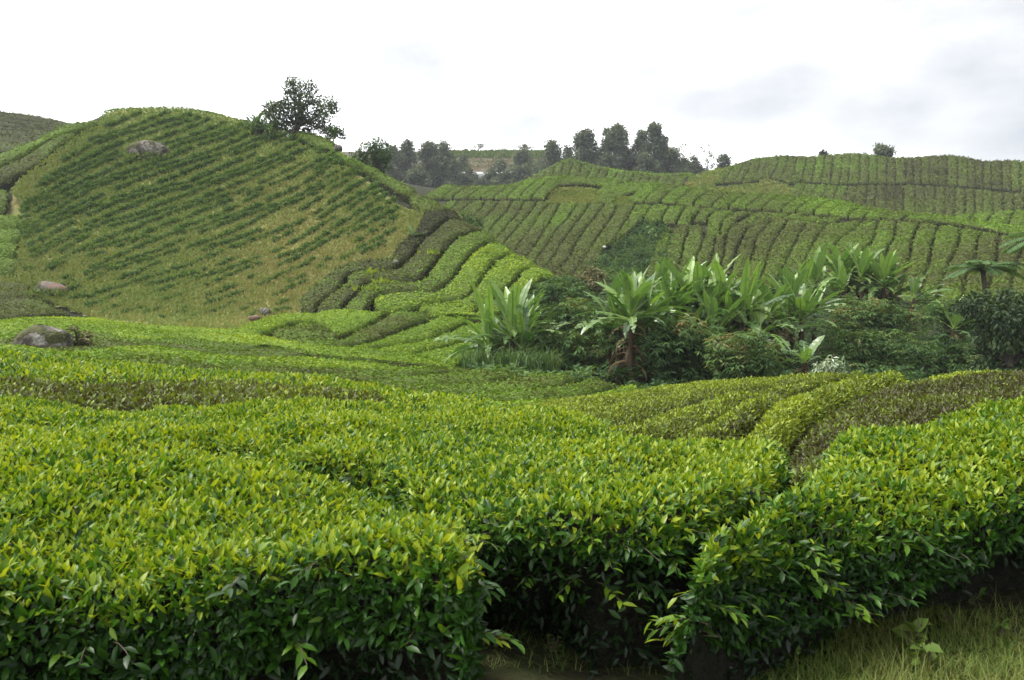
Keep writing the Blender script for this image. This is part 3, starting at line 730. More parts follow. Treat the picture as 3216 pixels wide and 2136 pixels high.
for a, b in zip(xs[:-1], xs[1:]):
    if 0: pass
    def sl(x):
        f = np.clip((2750 - x)/400, 0, 1)
        yt, yb = on(RG3, x) + 4, on(LOWU, x - 34*f)
        return [(x, yt), (x - 10*f + rr.normal()*1.5, yt*.6 + yb*.4), (x - 34*f, yb)]
    back3(sl(a), sl(b), .06*(b < 2760) - .04*(a > 2760) + rr.normal()*.05, "tea strip above the dark path of the big back hill, %s from the left")
kn = 0
LOWL = [(2400, 620), (2600, 640), (2732, 665), (2832, 685), (2949, 694), (3065, 712), (3216, 734), (3400, 760)]
xs = [2500]
while xs[-1] < 3330:
    xs.append(xs[-1] + 25 + rr.random()*10)
for a, b in zip(xs[:-1], xs[1:]):
    def sl(x):
        f = np.clip((2800 - x)/300, 0, 1)
        yt, yb = on(LOWU, x) + 9, on(LOWL, x - 40*f)
        return [(x, yt), (x - 14*f + rr.normal()*1.5, yt*.6 + yb*.4), (x - 40*f, yb)]
    back3(sl(a), sl(b), .12*(b < 2690) - .03*(a > 2690) + rr.normal()*.05, "tea strip below the dark path of the big back hill, %s from the left")
# right spur in front of it
for q, (a, b) in enumerate([(2930, 3000), (3000, 3062), (3062, 3125), (3125, 3190), (3190, 3260), (3260, 3400)]):
    f = lambda x: on([(2900, 688), (2949, 681), (3065, 664), (3132, 658), (3182, 657), (3260, 662), (3560, 677)], x)
    hedge("tea_hedge", T5, [(a, f(a) + 1), (a - 20, f(a) + 25), (a - 30, f(a) + 60)], [(b, f(b) + 1), (b - 20, f(b) + 25), (b - 30, f(b) + 60)], "pale tea strip on the low spur at the right edge, %s from the left" % ordinal(q), "tea strips on the low spur", gap=.08, step=1.6, tuft=.34, dens=18, base=.55, amp=.25, seed=400 + q)
# hill beyond the left shoulder: terraces
ty = [0, 16, 30, 46, 60, 78, 98, 122]
for q in range(len(ty) - 1):
    f = lambda x, o: on([(-300, 312), (0, 345), (102, 359), (204, 380), (300, 411), (420, 450)], x) + o
    X = np.linspace(-140, 330, 9)
    hedge("tea_hedge", TL, [(x, f(x, ty[q+1] + 5*np.sin(x*.02 + q))) for x in X], [(x, f(x, ty[q] + 1 + 5*np.sin(x*.02 + q - 1)*(q > 0))) for x in X], "dark tea terrace on the far left hill, %s down from its crest" % ordinal(q), "tea terraces on the far left hill", gap=.16, step=2.2, tuft=.4, dens=13, base=.34, amp=.3, seed=420 + q)

# ---- left hill, right flank: curving strips
C1 = lambda p: c2s(900, 560, 3.0, p)
G0 = C1([(1600, 300), (1520, 285), (1420, 275), (1310, 285), (1250, 400), (1200, 480), (1080, 560), (1000, 680), (960, 760), (780, 740), (640, 760), (480, 800), (400, 870), (200, 1020), (100, 1120), (90, 1200)])
G1 = C1([(1660, 385), (1530, 360), (1440, 420), (1360, 500), (1280, 560), (1210, 640), (1170, 720), (1100, 780), (960, 850), (860, 850), (660, 855), (570, 880), (540, 960), (470, 1030), (390, 1090), (310, 1150), (260, 1220)])
G2 = C1([(1900, 505), (1790, 475), (1700, 500), (1620, 530), (1540, 590), (1480, 670), (1420, 760), (1360, 820), (1320, 880), (1270, 930), (1180, 950), (1060, 960), (900, 950), (760, 950), (690, 1030), (620, 1100), (510, 1220)])
G3 = C1([(2040, 590), (1900, 590), (1800, 630), (1740, 700), (1660, 780), (1600, 870), (1530, 950), (1450, 1010), (1370, 1060), (1200, 1050), (1050, 1045), (950, 1060), (850, 1090), (800, 1150), (740, 1235)])
G3b = C1([(2040, 590), (1900, 590), (1800, 630), (1740, 700), (1660, 780), (1600, 870), (1530, 950), (1450, 1010), (1370, 1060), (1200, 1050), (1050, 1045), (950, 1060), (850, 1095), (820, 1150)])
G4 = C1([(2280, 730), (2150, 695), (2060, 710), (1980, 750), (1920, 820), (1860, 890), (1800, 980), (1730, 1060), (1650, 1120), (1520, 1140), (1400, 1150), (1280, 1170), (1210, 1210), (1000, 1225), (850, 1200), (825, 1150)])
G4b = C1([(2280, 730), (2150, 695), (2060, 710), (1980, 750), (1920, 820), (1860, 890), (1800, 980), (1730, 1060), (1650, 1120), (1520, 1140), (1400, 1150), (1280, 1175), (1230, 1205)])
G5 = C1([(2380, 815), (2250, 830), (2180, 880), (2120, 960), (2040, 1040), (1900, 1150), (1760, 1220), (1720, 1280), (1500, 1270), (1410, 1285), (1350, 1240), (1250, 1215)])
G6 = C1([(2580, 905), (2450, 900), (2380, 960), (2300, 1060), (2200, 1150), (2050, 1240), (1900, 1280), (1730, 1285)])
fl = [(G0, G1, .16, "uppermost dark brown"), (G1, G2, .28, "second, brown to olive"), (G2, G3, .50, "third, olive to green"), (G3b, G4, .70, "fourth, bright green round-ended"), (G4b, G5, .72, "fifth, bright green"), (G5, G6, .70, "lowest, beside the bananas,")]
for q, (a, b, t, w_) in enumerate(fl):
    hedge("tea_hedge", T1, a, b, "%s tea strip sweeping down the right flank of the left hill" % w_, "sweeping tea strips on the left hill flank", h=1.0, gap=.22, step=.9, tuft=.20, dens=50, base=t, amp=.42, patch=7, jit=.12, seed=500 + q, lump=.1,
          tfun=lambda s, p: np.clip((74 - p[:, 1])*.012, -.12, .22))

# ---- bright rows below the flank
C6 = lambda p: c2s(700, 880, 3.0, p)
hedge("tea_hedge", T1, C6([(70, 462), (250, 392), (450, 332), (620, 312), (860, 302), (1000, 272), (1150, 257), (1290, 264), (1420, 280), (1550, 262)]), C6([(340, 495), (450, 465), (560, 408), (680, 360), (800, 348), (940, 385), (1080, 470), (1200, 460), (1330, 412), (1500, 312), (1560, 275)]),
      "bright green tea row above the dark mound at the hill foot", "bright tea rows at the hill foot", gap=.13, step=.7, tuft=.15, dens=85, base=.74, amp=.2, seed=520)
hedge("tea_hedge", T1, C6([(390, 500), (470, 470), (560, 425), (680, 375), (800, 362), (930, 395), (1040, 470)]), C6([(430, 520), (560, 528), (680, 535), (800, 540), (900, 545), (1000, 545), (1080, 540)]),
      "overgrown tea mound with dark shaggy side at the hill foot", None, h=1.3, gap=.1, step=.6, tuft=.18, dens=80, base=.48, amp=.4, seed=521, mound=.5, lump=.3)
hedge("tea_hedge", T1, C6([(1560, 275), (1510, 325), (1340, 418), (1200, 480), (1110, 560), (860, 560), (640, 545)]), C6([(2010, 305), (1900, 345), (1720, 425), (1540, 495), (1350, 575), (1150, 608), (900, 606)]),
      "green tea row with olive back half right of the dark mound", "bright tea rows at the hill foot", gap=.14, step=.7, tuft=.15, dens=85, base=.53, amp=.4, seed=522)
hedge("tea_hedge", T1, C6([(2060, 325), (1900, 375), (1720, 432), (1540, 500), (1350, 582), (1150, 614)]), C6([(2340, 340), (2240, 400), (2100, 465), (1950, 533), (1700, 592), (1400, 625)]),
      "bright green tea row sloping to the banana clump", "bright tea rows at the hill foot", gap=.14, step=.7, tuft=.15, dens=85, base=.76, amp=.2, seed=523)
hedge("tea_hedge", T1, C6([(2560, 345), (2340, 390), (2100, 475), (1950, 540), (1700, 598), (1400, 632)]), C6([(2600, 470), (2355, 540), (2140, 600), (1950, 640), (1750, 680), (1500, 690)]),
      "bright green tea row passing under the banana fronds", "bright tea rows at the hill foot", gap=.13, step=.7, tuft=.15, dens=85, base=.76, amp=.2, seed=524)
hedge("tea_hedge", T1, C6([(2600, 480), (2355, 548), (2140, 607), (1950, 648), (1750, 686), (1500, 696), (1200, 640)]), C6([(2500, 700), (2300, 720), (2180, 790), (1920, 800), (1740, 760), (1500, 735), (1200, 665)]),
      "wide bright green tea row beside the reeds at the grove edge", "bright tea rows at the hill foot", gap=.13, step=.7, tuft=.15, dens=85, base=.74, amp=.2, seed=525)

# ---- valley bands
VB = {
 'V0': [(-300, 1006), (0, 998), (100, 993), (190, 988), (283, 989), (367, 1004), (433, 1014), (533, 1024), (633, 1028), (720, 1034), (800, 1044), (917, 1069), (1000, 1083), (1090, 1083), (1200, 1088), (1330, 1112), (1420, 1140)],
 'V1': [(-300, 1028), (0, 1022), (100, 1015), (200, 1020), (253, 1033), (317, 1036), (403, 1021), (533, 1030), (633, 1038), (740, 1050), (850, 1072), (960, 1092), (1087, 1108), (1200, 1118), (1330, 1132), (1420, 1148)],
 'V2': [(-300, 1046), (0, 1041), (250, 1037), (320, 1044), (383, 1057), (480, 1063), (600, 1054), (700, 1066), (800, 1080), (913, 1090), (1020, 1110), (1087, 1119), (1200, 1128), (1333, 1148), (1450, 1156)],
 'V3': [(-300, 1064), (0, 1060), (250, 1048), (383, 1069), (567, 1081), (667, 1094), (773, 1094), (850, 1080), (913, 1096), (1020, 1116), (1087, 1123), (1200, 1132), (1333, 1150), (1460, 1157)],
 'V4': [(-300, 1085), (0, 1080), (217, 1094), (283, 1091), (400, 1083), (500, 1084), (600, 1098), (700, 1109), (817, 1121), (900, 1118), (967, 1113), (1020, 1119), (1087, 1128), (1200, 1138), (1333, 1152), (1465, 1157)],
 'V5': [(-300, 1110), (0, 1106), (150, 1114), (283, 1131), (383, 1114), (437, 1108), (580, 1116), (700, 1144), (800, 1138), (907, 1144), (1000, 1147), (1200, 1155), (1320, 1158), (1475, 1156)],
 'V6': [(-300, 1140), (0, 1136), (300, 1150), (567, 1166), (767, 1172), (873, 1180), (933, 1173), (1027, 1166), (1100, 1166), (1250, 1177), (1400, 1168), (1510, 1153)],
 'V7': [(-300, 1175), (0, 1170), (400, 1190), (700, 1205), (1000, 1196), (1193, 1191), (1300, 1200), (1400, 1196), (1483, 1192), (1600, 1177), (1690, 1163)],
 'V8': [(-300, 1215), (0, 1210), (700, 1240), (1000, 1240), (1300, 1236), (1500, 1232), (1633, 1223), (1710, 1210), (1783, 1197), (1845, 1160)],
 'V9': [(-300, 1245), (700, 1265), (1200, 1270), (1500, 1262), (1767, 1247), (1867, 1228), (1933, 1210), (1955, 1180)],
 'V10': [(-300, 1275), (700, 1300), (1200, 1305), (1600, 1285), (1850, 1255), (2000, 1228), (2045, 1212)]}
vt = [(0.80, "bright yellow-green tea band along the hill foot, topmost of the valley"), (0.78, "yellow-green tea band second below the grassy hill foot"), (0.54, "tea band passing behind the big boulder"), (0.42, "olive tea band level with the big boulder"), (0.66, "pale-topped tea band just below the big boulder"),
      (0.45, "olive tea band with dark lower edge across mid valley"), (0.54, "long olive tea band reaching the crest left of the bananas"), (0.47, "long olive tea band ending near the foot of the banana clump"), (0.47, "wide olive tea band at the valley crest before the shrubs"), (0.70, "nearest tea band of the valley, green at its right end")]
ks = list(VB)
for q in range(len(ks) - 1):
    hedge("tea_hedge", T1, VB[ks[q]], VB[ks[q+1]], vt[q][1], "tea bands across the valley floor", h=.85, gap=.14, step=.6, tuft=.125, dens=125 if q > 3 else 85, base=vt[q][0] + .02, amp=.42, patch=5, jit=.09, seed=540 + q, mound=.16, lump=.09, ends=.4)

# ---- left edge of the big hill
CL = lambda p: c2s(0, 200, 1.96, p)
hedge("tea_hedge", T1, CL([(-300, 690), (0, 552), (280, 432), (420, 362), (520, 345), (600, 338)]), CL([(-300, 800), (0, 620), (200, 520), (330, 445), (470, 405), (560, 385), (620, 360)]), "bright tea strip along the upper left shoulder of the big hill", "tea strips on the left shoulder", h=1.1, gap=.1, step=1.2, tuft=.24, dens=32, base=.58, amp=.3, seed=560)
hedge("tea_hedge", T1, CL([(-300, 815), (0, 632), (200, 530), (330, 450), (470, 410)]), CL([(-300, 900), (0, 730), (150, 660), (250, 610), (350, 510), (480, 440)]), "darker tea strip under the bright one on the left shoulder", "tea strips on the left shoulder", h=1.1, gap=.1, step=1.2, tuft=.24, dens=32, base=.42, amp=.3, seed=561)
for q, (pt_, pb, xr) in enumerate([((0, 905), (0, 985), 220), ((0, 985), (0, 1080), 158), ((0, 1080), (0, 1165), 128), ((0, 1165), (0, 1262), 150), ((0, 735), (0, 880), 50)]):
    hedge("tea_hedge", T1, CL([(-300, pt_[1] + 10), (0, pt_[1]), (xr*.6, pt_[1] + 4), (xr, (pt_[1] + pb[1])/2 + 8)]), CL([(-300, pb[1] + 10), (0, pb[1]), (xr*.6, pb[1] - 4), (xr, (pt_[1] + pb[1])/2 + 14)]), "rounded tea mound at the left edge of the big hill, %s" % ["second from the top", "third from the top", "fourth from the top", "lowest of five", "topmost of five"][q], "rounded tea mounds at the left edge", h=1.7, gap=.2, step=.8, tuft=.2, dens=42, base=.55, amp=.3, seed=570 + q, mound=.6)
LB = [[(-300, 880), (0, 877), (60, 880), (100, 900)], [(-300, 912), (0, 907), (70, 907), (110, 925)], [(-300, 935), (0, 930), (90, 930), (150, 950)], [(-300, 958), (0, 955), (70, 962), (200, 975)], [(-300, 995), (0, 990), (130, 984), (240, 982)]]
lt = [.48, .42, .38, .36]
for q in range(4):
    hedge("tea_hedge", T1, LB[q], LB[q+1], "low tea strip at the lower left foot of the big hill, %s from the top" % ordinal(q), "low tea strips beside the reddish rock", h=.9, gap=.1, step=.8, tuft=.17, dens=60, base=lt[q], amp=.25, seed=580 + q)
# ridge hedges on the right shoulder
hedge("tea_hedge", T1, CL([(1820, 430), (1900, 460), (1990, 495), (2060, 510)]), CL([(1800, 405), (1900, 402), (1990, 435), (2070, 480)]), "short clipped tea hedge on the ridge below the tall tree", "tea hedges along the right ridge", h=1.1, gap=.05, step=.8, tuft=.24, dens=36, base=.6, seed=590, mound=.3)
hedge("tea_hedge", T1, c2s(900, 560, 3, [(400, -290), (560, -180), (700, -130), (860, -40), (1000, 50), (1150, 120)]), c2s(900, 560, 3, [(400, -330), (560, -230), (700, -160), (860, -80), (1020, -15), (1250, 110)]), "long bright tea hedge running down the right ridge", "tea hedges along the right ridge", h=1.4, gap=.05, step=1.0, tuft=.24, dens=36, base=.60, seed=591, mound=.3)
hedge("tea_hedge", T1, C1([(1165, 160), (1190, 220), (1270, 265), (1400, 278), (1500, 282)]), C1([(1175, 100), (1280, 140), (1400, 190), (1480, 250), (1560, 292)]), "dark sided tea hedge lower on the right ridge", "tea hedges along the right ridge", h=1.3, gap=.05, step=1.0, tuft=.24, dens=36, base=.5, seed=592, mound=.3)

# ------------------------------------------------------------------ nearest hedges and the knoll
def big_hedge(name, surf, A, B, label, group, **kw):
    kw.setdefault('mats', [M['core'], M['tea'], M['twig']])
    return hedge(name, surf, A, B, label, group, near=True, edge=kw.pop('edge', NEAR_EDGE), **kw)
NT = dict(jit=.22, amp=.30, patch=1.1, upright=1.0)
A_f = [(-1100, 2050), (-400, 1850), (0, 1790), (400, 1765), (800, 1760), (1200, 1775), (1450, 1800), (1560, 1845)]
A_b = [(-1100, 1310), (-300, 1335), (0, 1355), (270, 1378), (500, 1402), (750, 1432), (950, 1462), (1150, 1492), (1290, 1525), (1400, 1610), (1490, 1700), (1565, 1800)]
big_hedge("tea_hedge", TC, A_f, A_b, "tea bush filling the lower left corner of the photo", "nearest tea hedges", h=.95, gap=.02, step=.12, ncross=26, tuft=.051, dens=5600, base=.68, seed=600, mound=.0, lump=.09, sprays=300, shoots=260, ends=.25, top_tint=.06, **NT)
B_f = [(-1100, 1290), (-300, 1312), (0, 1334), (270, 1360), (500, 1382), (750, 1408), (950, 1440), (1150, 1460), (1280, 1490), (1360, 1545), (1480, 1580), (1600, 1605), (1800, 1618), (2000, 1612), (2150, 1600), (2250, 1555), (2330, 1510), (2420, 1460), (2500, 1432)]
B_b = [(-1100, 1240), (-300, 1260), (0, 1276), (400, 1277), (800, 1276), (1000, 1270), (1200, 1268), (1400, 1250), (1600, 1275), (1800, 1318), (2000, 1362), (2200, 1388), (2350, 1400), (2520, 1412)]
big_hedge("tea_hedge", TC, B_f, B_b, "wide tea bush across the centre with a dark hollow under its front", "nearest tea hedges", h=.85, gap=.03, step=.14, ncross=26, tuft=.052, dens=4300, base=.68, seed=601, under=lambda t: 1.5 - 1.35*np.clip((t - .785)/.04, 0, 1), cut=.27, edge=[(1.0, 1.0), (.8, .72), (.42, .46), (.14, .29), (0, .20), (.05, .11), (.17, .03), (.4, 0)], mound=.0, lump=.08, sprays=380, shoots=160, ends=.3, top_tint=.06, **NT)
F_f = [(2205, 1730), (2285, 1668), (2360, 1630), (2500, 1600), (2700, 1575), (2900, 1552), (3100, 1528), (3300, 1510), (3900, 1450)]
F_b = [(2225, 1680), (2300, 1622), (2385, 1570), (2480, 1505), (2600, 1432), (2700, 1350), (2900, 1295), (3050, 1255), (3216, 1205), (3400, 1165), (3900, 1120)]
big_hedge("tea_hedge", TC, F_f, F_b, "tea bush on the right rising to the photo edge", "nearest tea hedges", h=.85, gap=.03, step=.14, ncross=24, tuft=.053, dens=4300, base=.64, seed=602, mound=.12, under=.85, lump=.10, sprays=320, shoots=200, ends=.3, top_tint=.06, **NT)
D_f = [(-1100, 1225), (-300, 1255), (0, 1272), (400, 1273), (800, 1272), (1000, 1266), (1230, 1264)]
D_b = [(-1100, 1160), (-300, 1180), (0, 1192), (167, 1199), (333, 1208), (500, 1208), (600, 1204), (785, 1206), (1000, 1226), (1260, 1252)]
big_hedge("tea_hedge", TC, D_f, D_b, "brownish clipped tea row behind the wide centre bush", "nearest tea hedges", h=.75, gap=.03, step=.25, ncross=14, tuft=.07, dens=1200, base=.46, seed=603, mats=[M['core'], M['tea_near_mix'], M['twig']], mound=.0, lump=.04, ends=.3, **NT)
E_f = [(-1100, 1150), (-300, 1176), (0, 1188), (167, 1195), (333, 1204), (500, 1204), (600, 1200), (785, 1202), (1000, 1222), (1250, 1248), (1400, 1262), (1560, 1278)]
E_b = [(-1100, 1110), (-300, 1108), (0, 1101), (200, 1119), (400, 1138), (600, 1152), (800, 1168), (1000, 1190), (1200, 1213), (1400, 1239), (1560, 1262)]
big_hedge("tea_hedge", TC, E_f, E_b, "yellow-green tea row along the crest on the left, farthest of the near rows", "nearest tea hedges", h=.75, gap=.02, step=.3, ncross=16, tuft=.072, dens=1100, base=.74, seed=604, mound=.06, lump=.05, ends=.3, **NT)

KB = [[(1500, 1290), (1640, 1264), (1733, 1247), (2047, 1215), (2373, 1187), (2526, 1178), (2640, 1172)],
      [(1640, 1330), (1750, 1300), (2016, 1247), (2373, 1198), (2540, 1181), (2660, 1173)],
      [(1760, 1390), (1860, 1348), (2016, 1300), (2200, 1252), (2420, 1211), (2640, 1180), (2700, 1172)],
      [(1950, 1440), (2090, 1370), (2190, 1330), (2330, 1277), (2480, 1226), (2620, 1190), (2740, 1172)],
      [(2200, 1470), (2302, 1364), (2379, 1296), (2511, 1220), (2616, 1188), (2760, 1171)],
      [(2420, 1500), (2452, 1400), (2480, 1330), (2577, 1266), (2668, 1218), (2770, 1187), (2880, 1170)],
      [(2700, 1500), (2900, 1390), (3050, 1320), (3180, 1250), (3290, 1200), (3420, 1160)],
      [(3000, 1440), (3200, 1350), (3400, 1270), (3700, 1190), (3850, 1160)]]
kl = ["leftmost tea row of the knoll, along its edge with the shrubs", "narrow tea row of the knoll, second from the left", "tea row of the knoll with a brown right half, third from the left", "tea row of the knoll, fourth from the left with a wide brown side", "broad bright tea row up the middle of the knoll", "wide brown tea mound right of the broad bright row", "tea row at the right end of the knoll behind the right bush"]
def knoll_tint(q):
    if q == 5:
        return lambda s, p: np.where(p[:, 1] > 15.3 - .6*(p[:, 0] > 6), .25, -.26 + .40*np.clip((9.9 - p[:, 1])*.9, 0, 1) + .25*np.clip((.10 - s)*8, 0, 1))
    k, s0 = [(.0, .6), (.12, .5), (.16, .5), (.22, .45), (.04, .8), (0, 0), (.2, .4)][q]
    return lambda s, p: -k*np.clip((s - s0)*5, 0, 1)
for q in range(7):
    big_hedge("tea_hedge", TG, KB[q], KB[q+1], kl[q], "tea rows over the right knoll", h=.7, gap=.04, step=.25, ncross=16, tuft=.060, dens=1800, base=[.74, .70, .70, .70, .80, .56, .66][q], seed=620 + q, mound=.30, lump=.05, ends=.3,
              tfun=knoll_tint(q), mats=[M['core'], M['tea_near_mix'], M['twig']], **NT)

# woody stems and drooping shoots under the near bushes
def stems(o, pts, seed, n=14):
    r = RNG(seed); mb = MB()
    for x, y, z in pts:
        for q in range(n):
            b = np.array([x, y, z]) + r.normal(size=3)*[.12, .12, 0]
            t = b + [r.normal()*.28, r.normal()*.22, .45 + .3*r.random()]
            m = (b + t)/2 + r.normal(size=3)*.05
            mb.tube(np.array([b, m, t]), [.008, .006, .003], 5)
    s = mb.build("branches", M['twig'])
    s.parent = o; s.matrix_parent_inverse = o.matrix_world.inverted() if False else s.matrix_parent_inverse
    s.location = -np.array(o.location)
    return s
near_objs = [o for o in COL.objects if o.get('group') == "nearest tea hedges"]
def P0(px, d, z=None):
    return [(px - CX)/FP*d, d, 0.0]
stems(near_objs[0], [P0(x, 3.9) for x in (100, 500, 900)], 1)
stems(near_objs[1], [P0(x, 5.7) for x in (1500, 1650, 1800, 1950, 2100, 2250)], 2)
stems(near_objs[2], [P0(x, d) for x, d in ((2300, 4.9), (2500, 5.2), (2700, 5.6), (2900, 6.0), (3100, 6.4), (3300, 6.6))], 3)

# ------------------------------------------------------------------ plants: trees, shrubs, bananas, ferns
def clumps_from_px(cl, d, dr, r):
    """(bearing, mark, radius) in photo pixels -> centres and radii in metres, spread over a depth dr."""
    out = []
    for x, y, rad in cl:
        out.append((world_pt(x, y, d + r.uniform(-dr, dr)), rad*d/FP))
    return out

def foliage(mb, cl, leaf, dens, seed, droop=.3, flat=.85, tvar=.25, tone=.45, wl=.5, mat=0, fine=False, shell=.55, spray=0):
    r = RNG(seed)
    for c, R in cl:
        R = R*1.12
        n = max(10, int(dens * 3.2 * (R/leaf)**2))
        u = nrm(r.normal(size=(n, 3))); rad = R*(shell + (1 - shell)*r.random(n)**.6)*(.75 + .5*vn(u*2 + c, .9))
        P = c + u*rad[:, None]*[1, 1, flat]
        D = nrm(r.normal(size=(n, 3))*.7 + u*.7 - np.array([0, 0, droop]))
        if spray:
            k = np.arange(n)//spray*spray
            P = P[k] + r.normal(size=(n, 3))*leaf*.08
            az = (np.arange(n) % spray)/spray*6.283 + r.random(n)*.6
            D = nrm(np.stack([np.cos(az), np.sin(az), -droop*(.3 + r.random(n))], -1) + u[k]*.45)
            u = u[k]
        N = nrm(u*.4 + [0, -.1, 1.0] + r.normal(size=(n, 3))*.35)
        L = leaf*(.6 + .8*r.random(n))
        t = tone + r.normal()*tvar*.4 + (vn(P, R*.7) - .5)*tvar + r.normal(size=n)*.13
        mb.leaves(P, D, N, L, L*wl, np.clip(t, .02, 1), mat=mat, fine=fine)

def tree(name, base, cl, trunk_r, leaf, dens, label, cat, group, seed, mat='tree', trunks=1, **kw):
    r = RNG(seed)
    base = np.asarray(base, float)
    root = empty(name, base, label, cat, group)
    wood = MB()
    cs = np.array([c for c, _ in cl]); top = cs[cs[:, 2].argmax()]
    ctr = cs.mean(0)
    for q in range(trunks):
        b = base + (r.normal(size=3)*[trunk_r*2.5, trunk_r*2.5, 0] if trunks > 1 else 0)
        hub = base*.25 + ctr*.55 + top*.2 + r.normal(size=3)*trunk_r*2*(trunks > 1)
        ax = np.array([b - [0, 0, .3], b*.6 + hub*.4 + r.normal(size=3)*trunk_r, hub, hub*.3 + top*.7])
        wood.tube(pchip([0, 1, 2, 3], ax, np.linspace(0, 3, 10)), np.linspace(trunk_r, trunk_r*.25, 10), 7)
        for c, R in cl:
            if r.random() < (.9 if trunks == 1 else .6):
                a = r.uniform(.2, .85); s0 = b*(1 - a) + hub*a
                m = s0*.5 + c*.5 + [0, 0, -R*.15] + r.normal(size=3)*R*.12
                wood.tube(pchip([0, 1, 2], np.array([s0, m, c]), np.linspace(0, 2, 6)), np.linspace(trunk_r*.4, trunk_r*.08, 6), 5)
    wood.build("trunk", M['bark'], parent=root, origin=base)
    mb = MB(); foliage(mb, cl, leaf, dens, seed + 1, **kw)
    mb.build("crown", M[mat], parent=root, origin=base)
    return root

def shrub(name, base, cl, leaf, dens, label, cat, group, seed, mat='shrub', stem=True, **kw):
    r = RNG(seed); base = np.asarray(base, float)
    root = empty(name, base, label, cat, group)
    mb = MB(); foliage(mb, cl, leaf, dens, seed, **kw)
    mb.build("foliage", M[mat], parent=root, origin=base)
    w = MB()
    for c, R in cl:
        w.tube(np.array([base + r.normal(size=3)*[.2, .2, 0] - [0, 0, .2], base*.4 + c*.6 + r.normal(size=3)*R*.1, c]), [.05, .035, .015], 5)
    w.build("stems", M['bark'], parent=root, origin=base)
    return root

def auto_clumps(x0, x1, y0, y1, rad, n, seed, dome=True):
    """Clump marks filling a rounded outline."""
    r = RNG(seed); out = []
    while len(out) < n:
        x, y = r.uniform(x0 + rad*.5, x1 - rad*.5), r.uniform(y0 + rad*.6, y1)
        u = (x - (x0 + x1)/2)/((x1 - x0)/2)
        if dome and y < y0 + (y1 - y0)*(.9*abs(u)**2.2) + rad*.5:
            continue
        out.append((x, y, rad*r.uniform(.7, 1.25)))
    return out

# grove shrubs: outline in photo pixels, distance, look
SH = [
 ("shrub", (1660, 1970, 925, 1165), 43, 48, 26, .30, .52, "large feathery green shrub between the two banana clumps", 'shrub', 800),
 ("shrub", (2000, 2360, 985, 1200), 40, 46, 24, .30, .28, "dark green shrub under the banana row, right of the tall banana", 'shrub', 801),
 ("shrub", (2160, 2490, 1035, 1195), 37, 40, 22, .26, .50, "low lighter shrub with reddish twigs at the knoll edge", 'shrub', 802),
 ("shrub", (2590, 2905, 895, 1050), 53, 44, 18, .30, .52, "pale green shrub below the upper banana thicket", 'shrub', 803),
 ("shrub", (2555, 2900, 1010, 1175), 46, 42, 22, .28, .42, "broad drooping green shrub behind the pale flowering one", 'shrub', 804),
 ("shrub", (2800, 3075, 1030, 1175), 44, 36, 18, .27, .30, "dark rounded shrub left of the vine covered tree", 'shrub', 805),
 ("shrub", (2050, 2560, 890, 1010), 52, 44, 20, .30, .30, "dark shrubbery behind the banana row", 'shrub', 806),
 ("shrub", (2880, 3080, 930, 1050), 51, 34, 12, .28, .5, "light green shrub left of the tree fern foot", 'shrub', 807),
 ("shrub", (1690, 1800, 878, 935), 58, 20, 8, .28, .36, "small dark shrub at the foot of the hill flank", 'shrub', 808),
 ("shrub", (1770, 1915, 838, 930), 67, 26, 10, .30, .45, "dry brownish scrub where the two hills meet", 'brown_shrub', 809),
 ("shrub", (1425, 1535, 650, 725), 84, 16, 9, .32, .45, "small bluish green shrub on the right ridge", 'shrub', 810),
 ("shrub", (752, 885, 358, 432), 93, 18, 10, .32, .32, "dark shrub on the skyline left of the tall tree", 'shrub', 811),
 ("shrub", (1105, 1240, 440, 545), 104, 24, 12, .36, .40, "leafy green bush beyond the right ridge below the tall tree", 'shrub', 812),
 ("shrub", (1770, 1860, 555, 612), 138, 15, 7, .45, .5, "brown brush pile on the bare patch of the middle hill", 'brown_shrub', 813),
 ("shrub", (1925, 2010, 745, 860), 104, 18, 10, .4, .38, "weedy green scrub in the hollow of the middle hill, left part", 'shrub', 814),
 ("shrub", (2000, 2085, 700, 840), 106, 18, 10, .4, .32, "dark ferny scrub in the hollow of the middle hill, right part", 'shrub', 815),
 ("shrub", (1840, 1930, 800, 890), 96, 18, 8, .36, .42, "green scrub at the lower left of the hollow", 'shrub', 816),
 ("shrub", (2330, 2420, 845, 905), 88, 16, 7, .34, .34, "small dark bush at the foot of the middle hill strips", 'shrub', 817),
 ("shrub", (1245, 1320, 720, 790), 73, 15, 7, .26, .38, "low weedy bush among the brown strips of the left hill", 'shrub', 818),
 ("shrub", (1130, 1240, 800, 850), 70, 14, 7, .26, .55, "pale green scrub at the edge of the dry slope", 'shrub', 819),
 ("shrub", (2370, 2480, 980, 1090), 44, 26, 8, .28, .5, "dry brownish shrub among the banana stems", 'brown_shrub', 820),
 ("shrub", (205, 285, 1020, 1095), 29.5, 18, 9, .16, .35, "small dark bush against the right side of the boulder", 'brown_shrub', 821),
 ("shrub", (1240, 1420, 1005, 1030), 60, 1, 0, 1, 0, "", 'x', 0),
]
for nm, (x0, x1, y0, y1), d, rad, n, leaf, tb, lab, mat, sd in SH:
    if n == 0:
        continue
    r = RNG(sd)
    cl = clumps_from_px(auto_clumps(x0, x1, y0, y1 - rad*.35, rad, n, sd), d, (x1 - x0)*d/FP*.28, r)
    bz = world_pt((x0 + x1)/2, y1, d)
    far = d > 80
    shrub(nm, bz, cl, leaf, 13 if not far else 9, lab, "shrub", "shrubs of the grove" if d < 60 and sd not in (821,) else None, sd, mat=mat, tone=tb + .14*(d < 60), tvar=.45, droop=.55, wl=.26 if d < 60 and mat == 'shrub' else .45, shell=.35, spray=7 if d < 60 else 0)
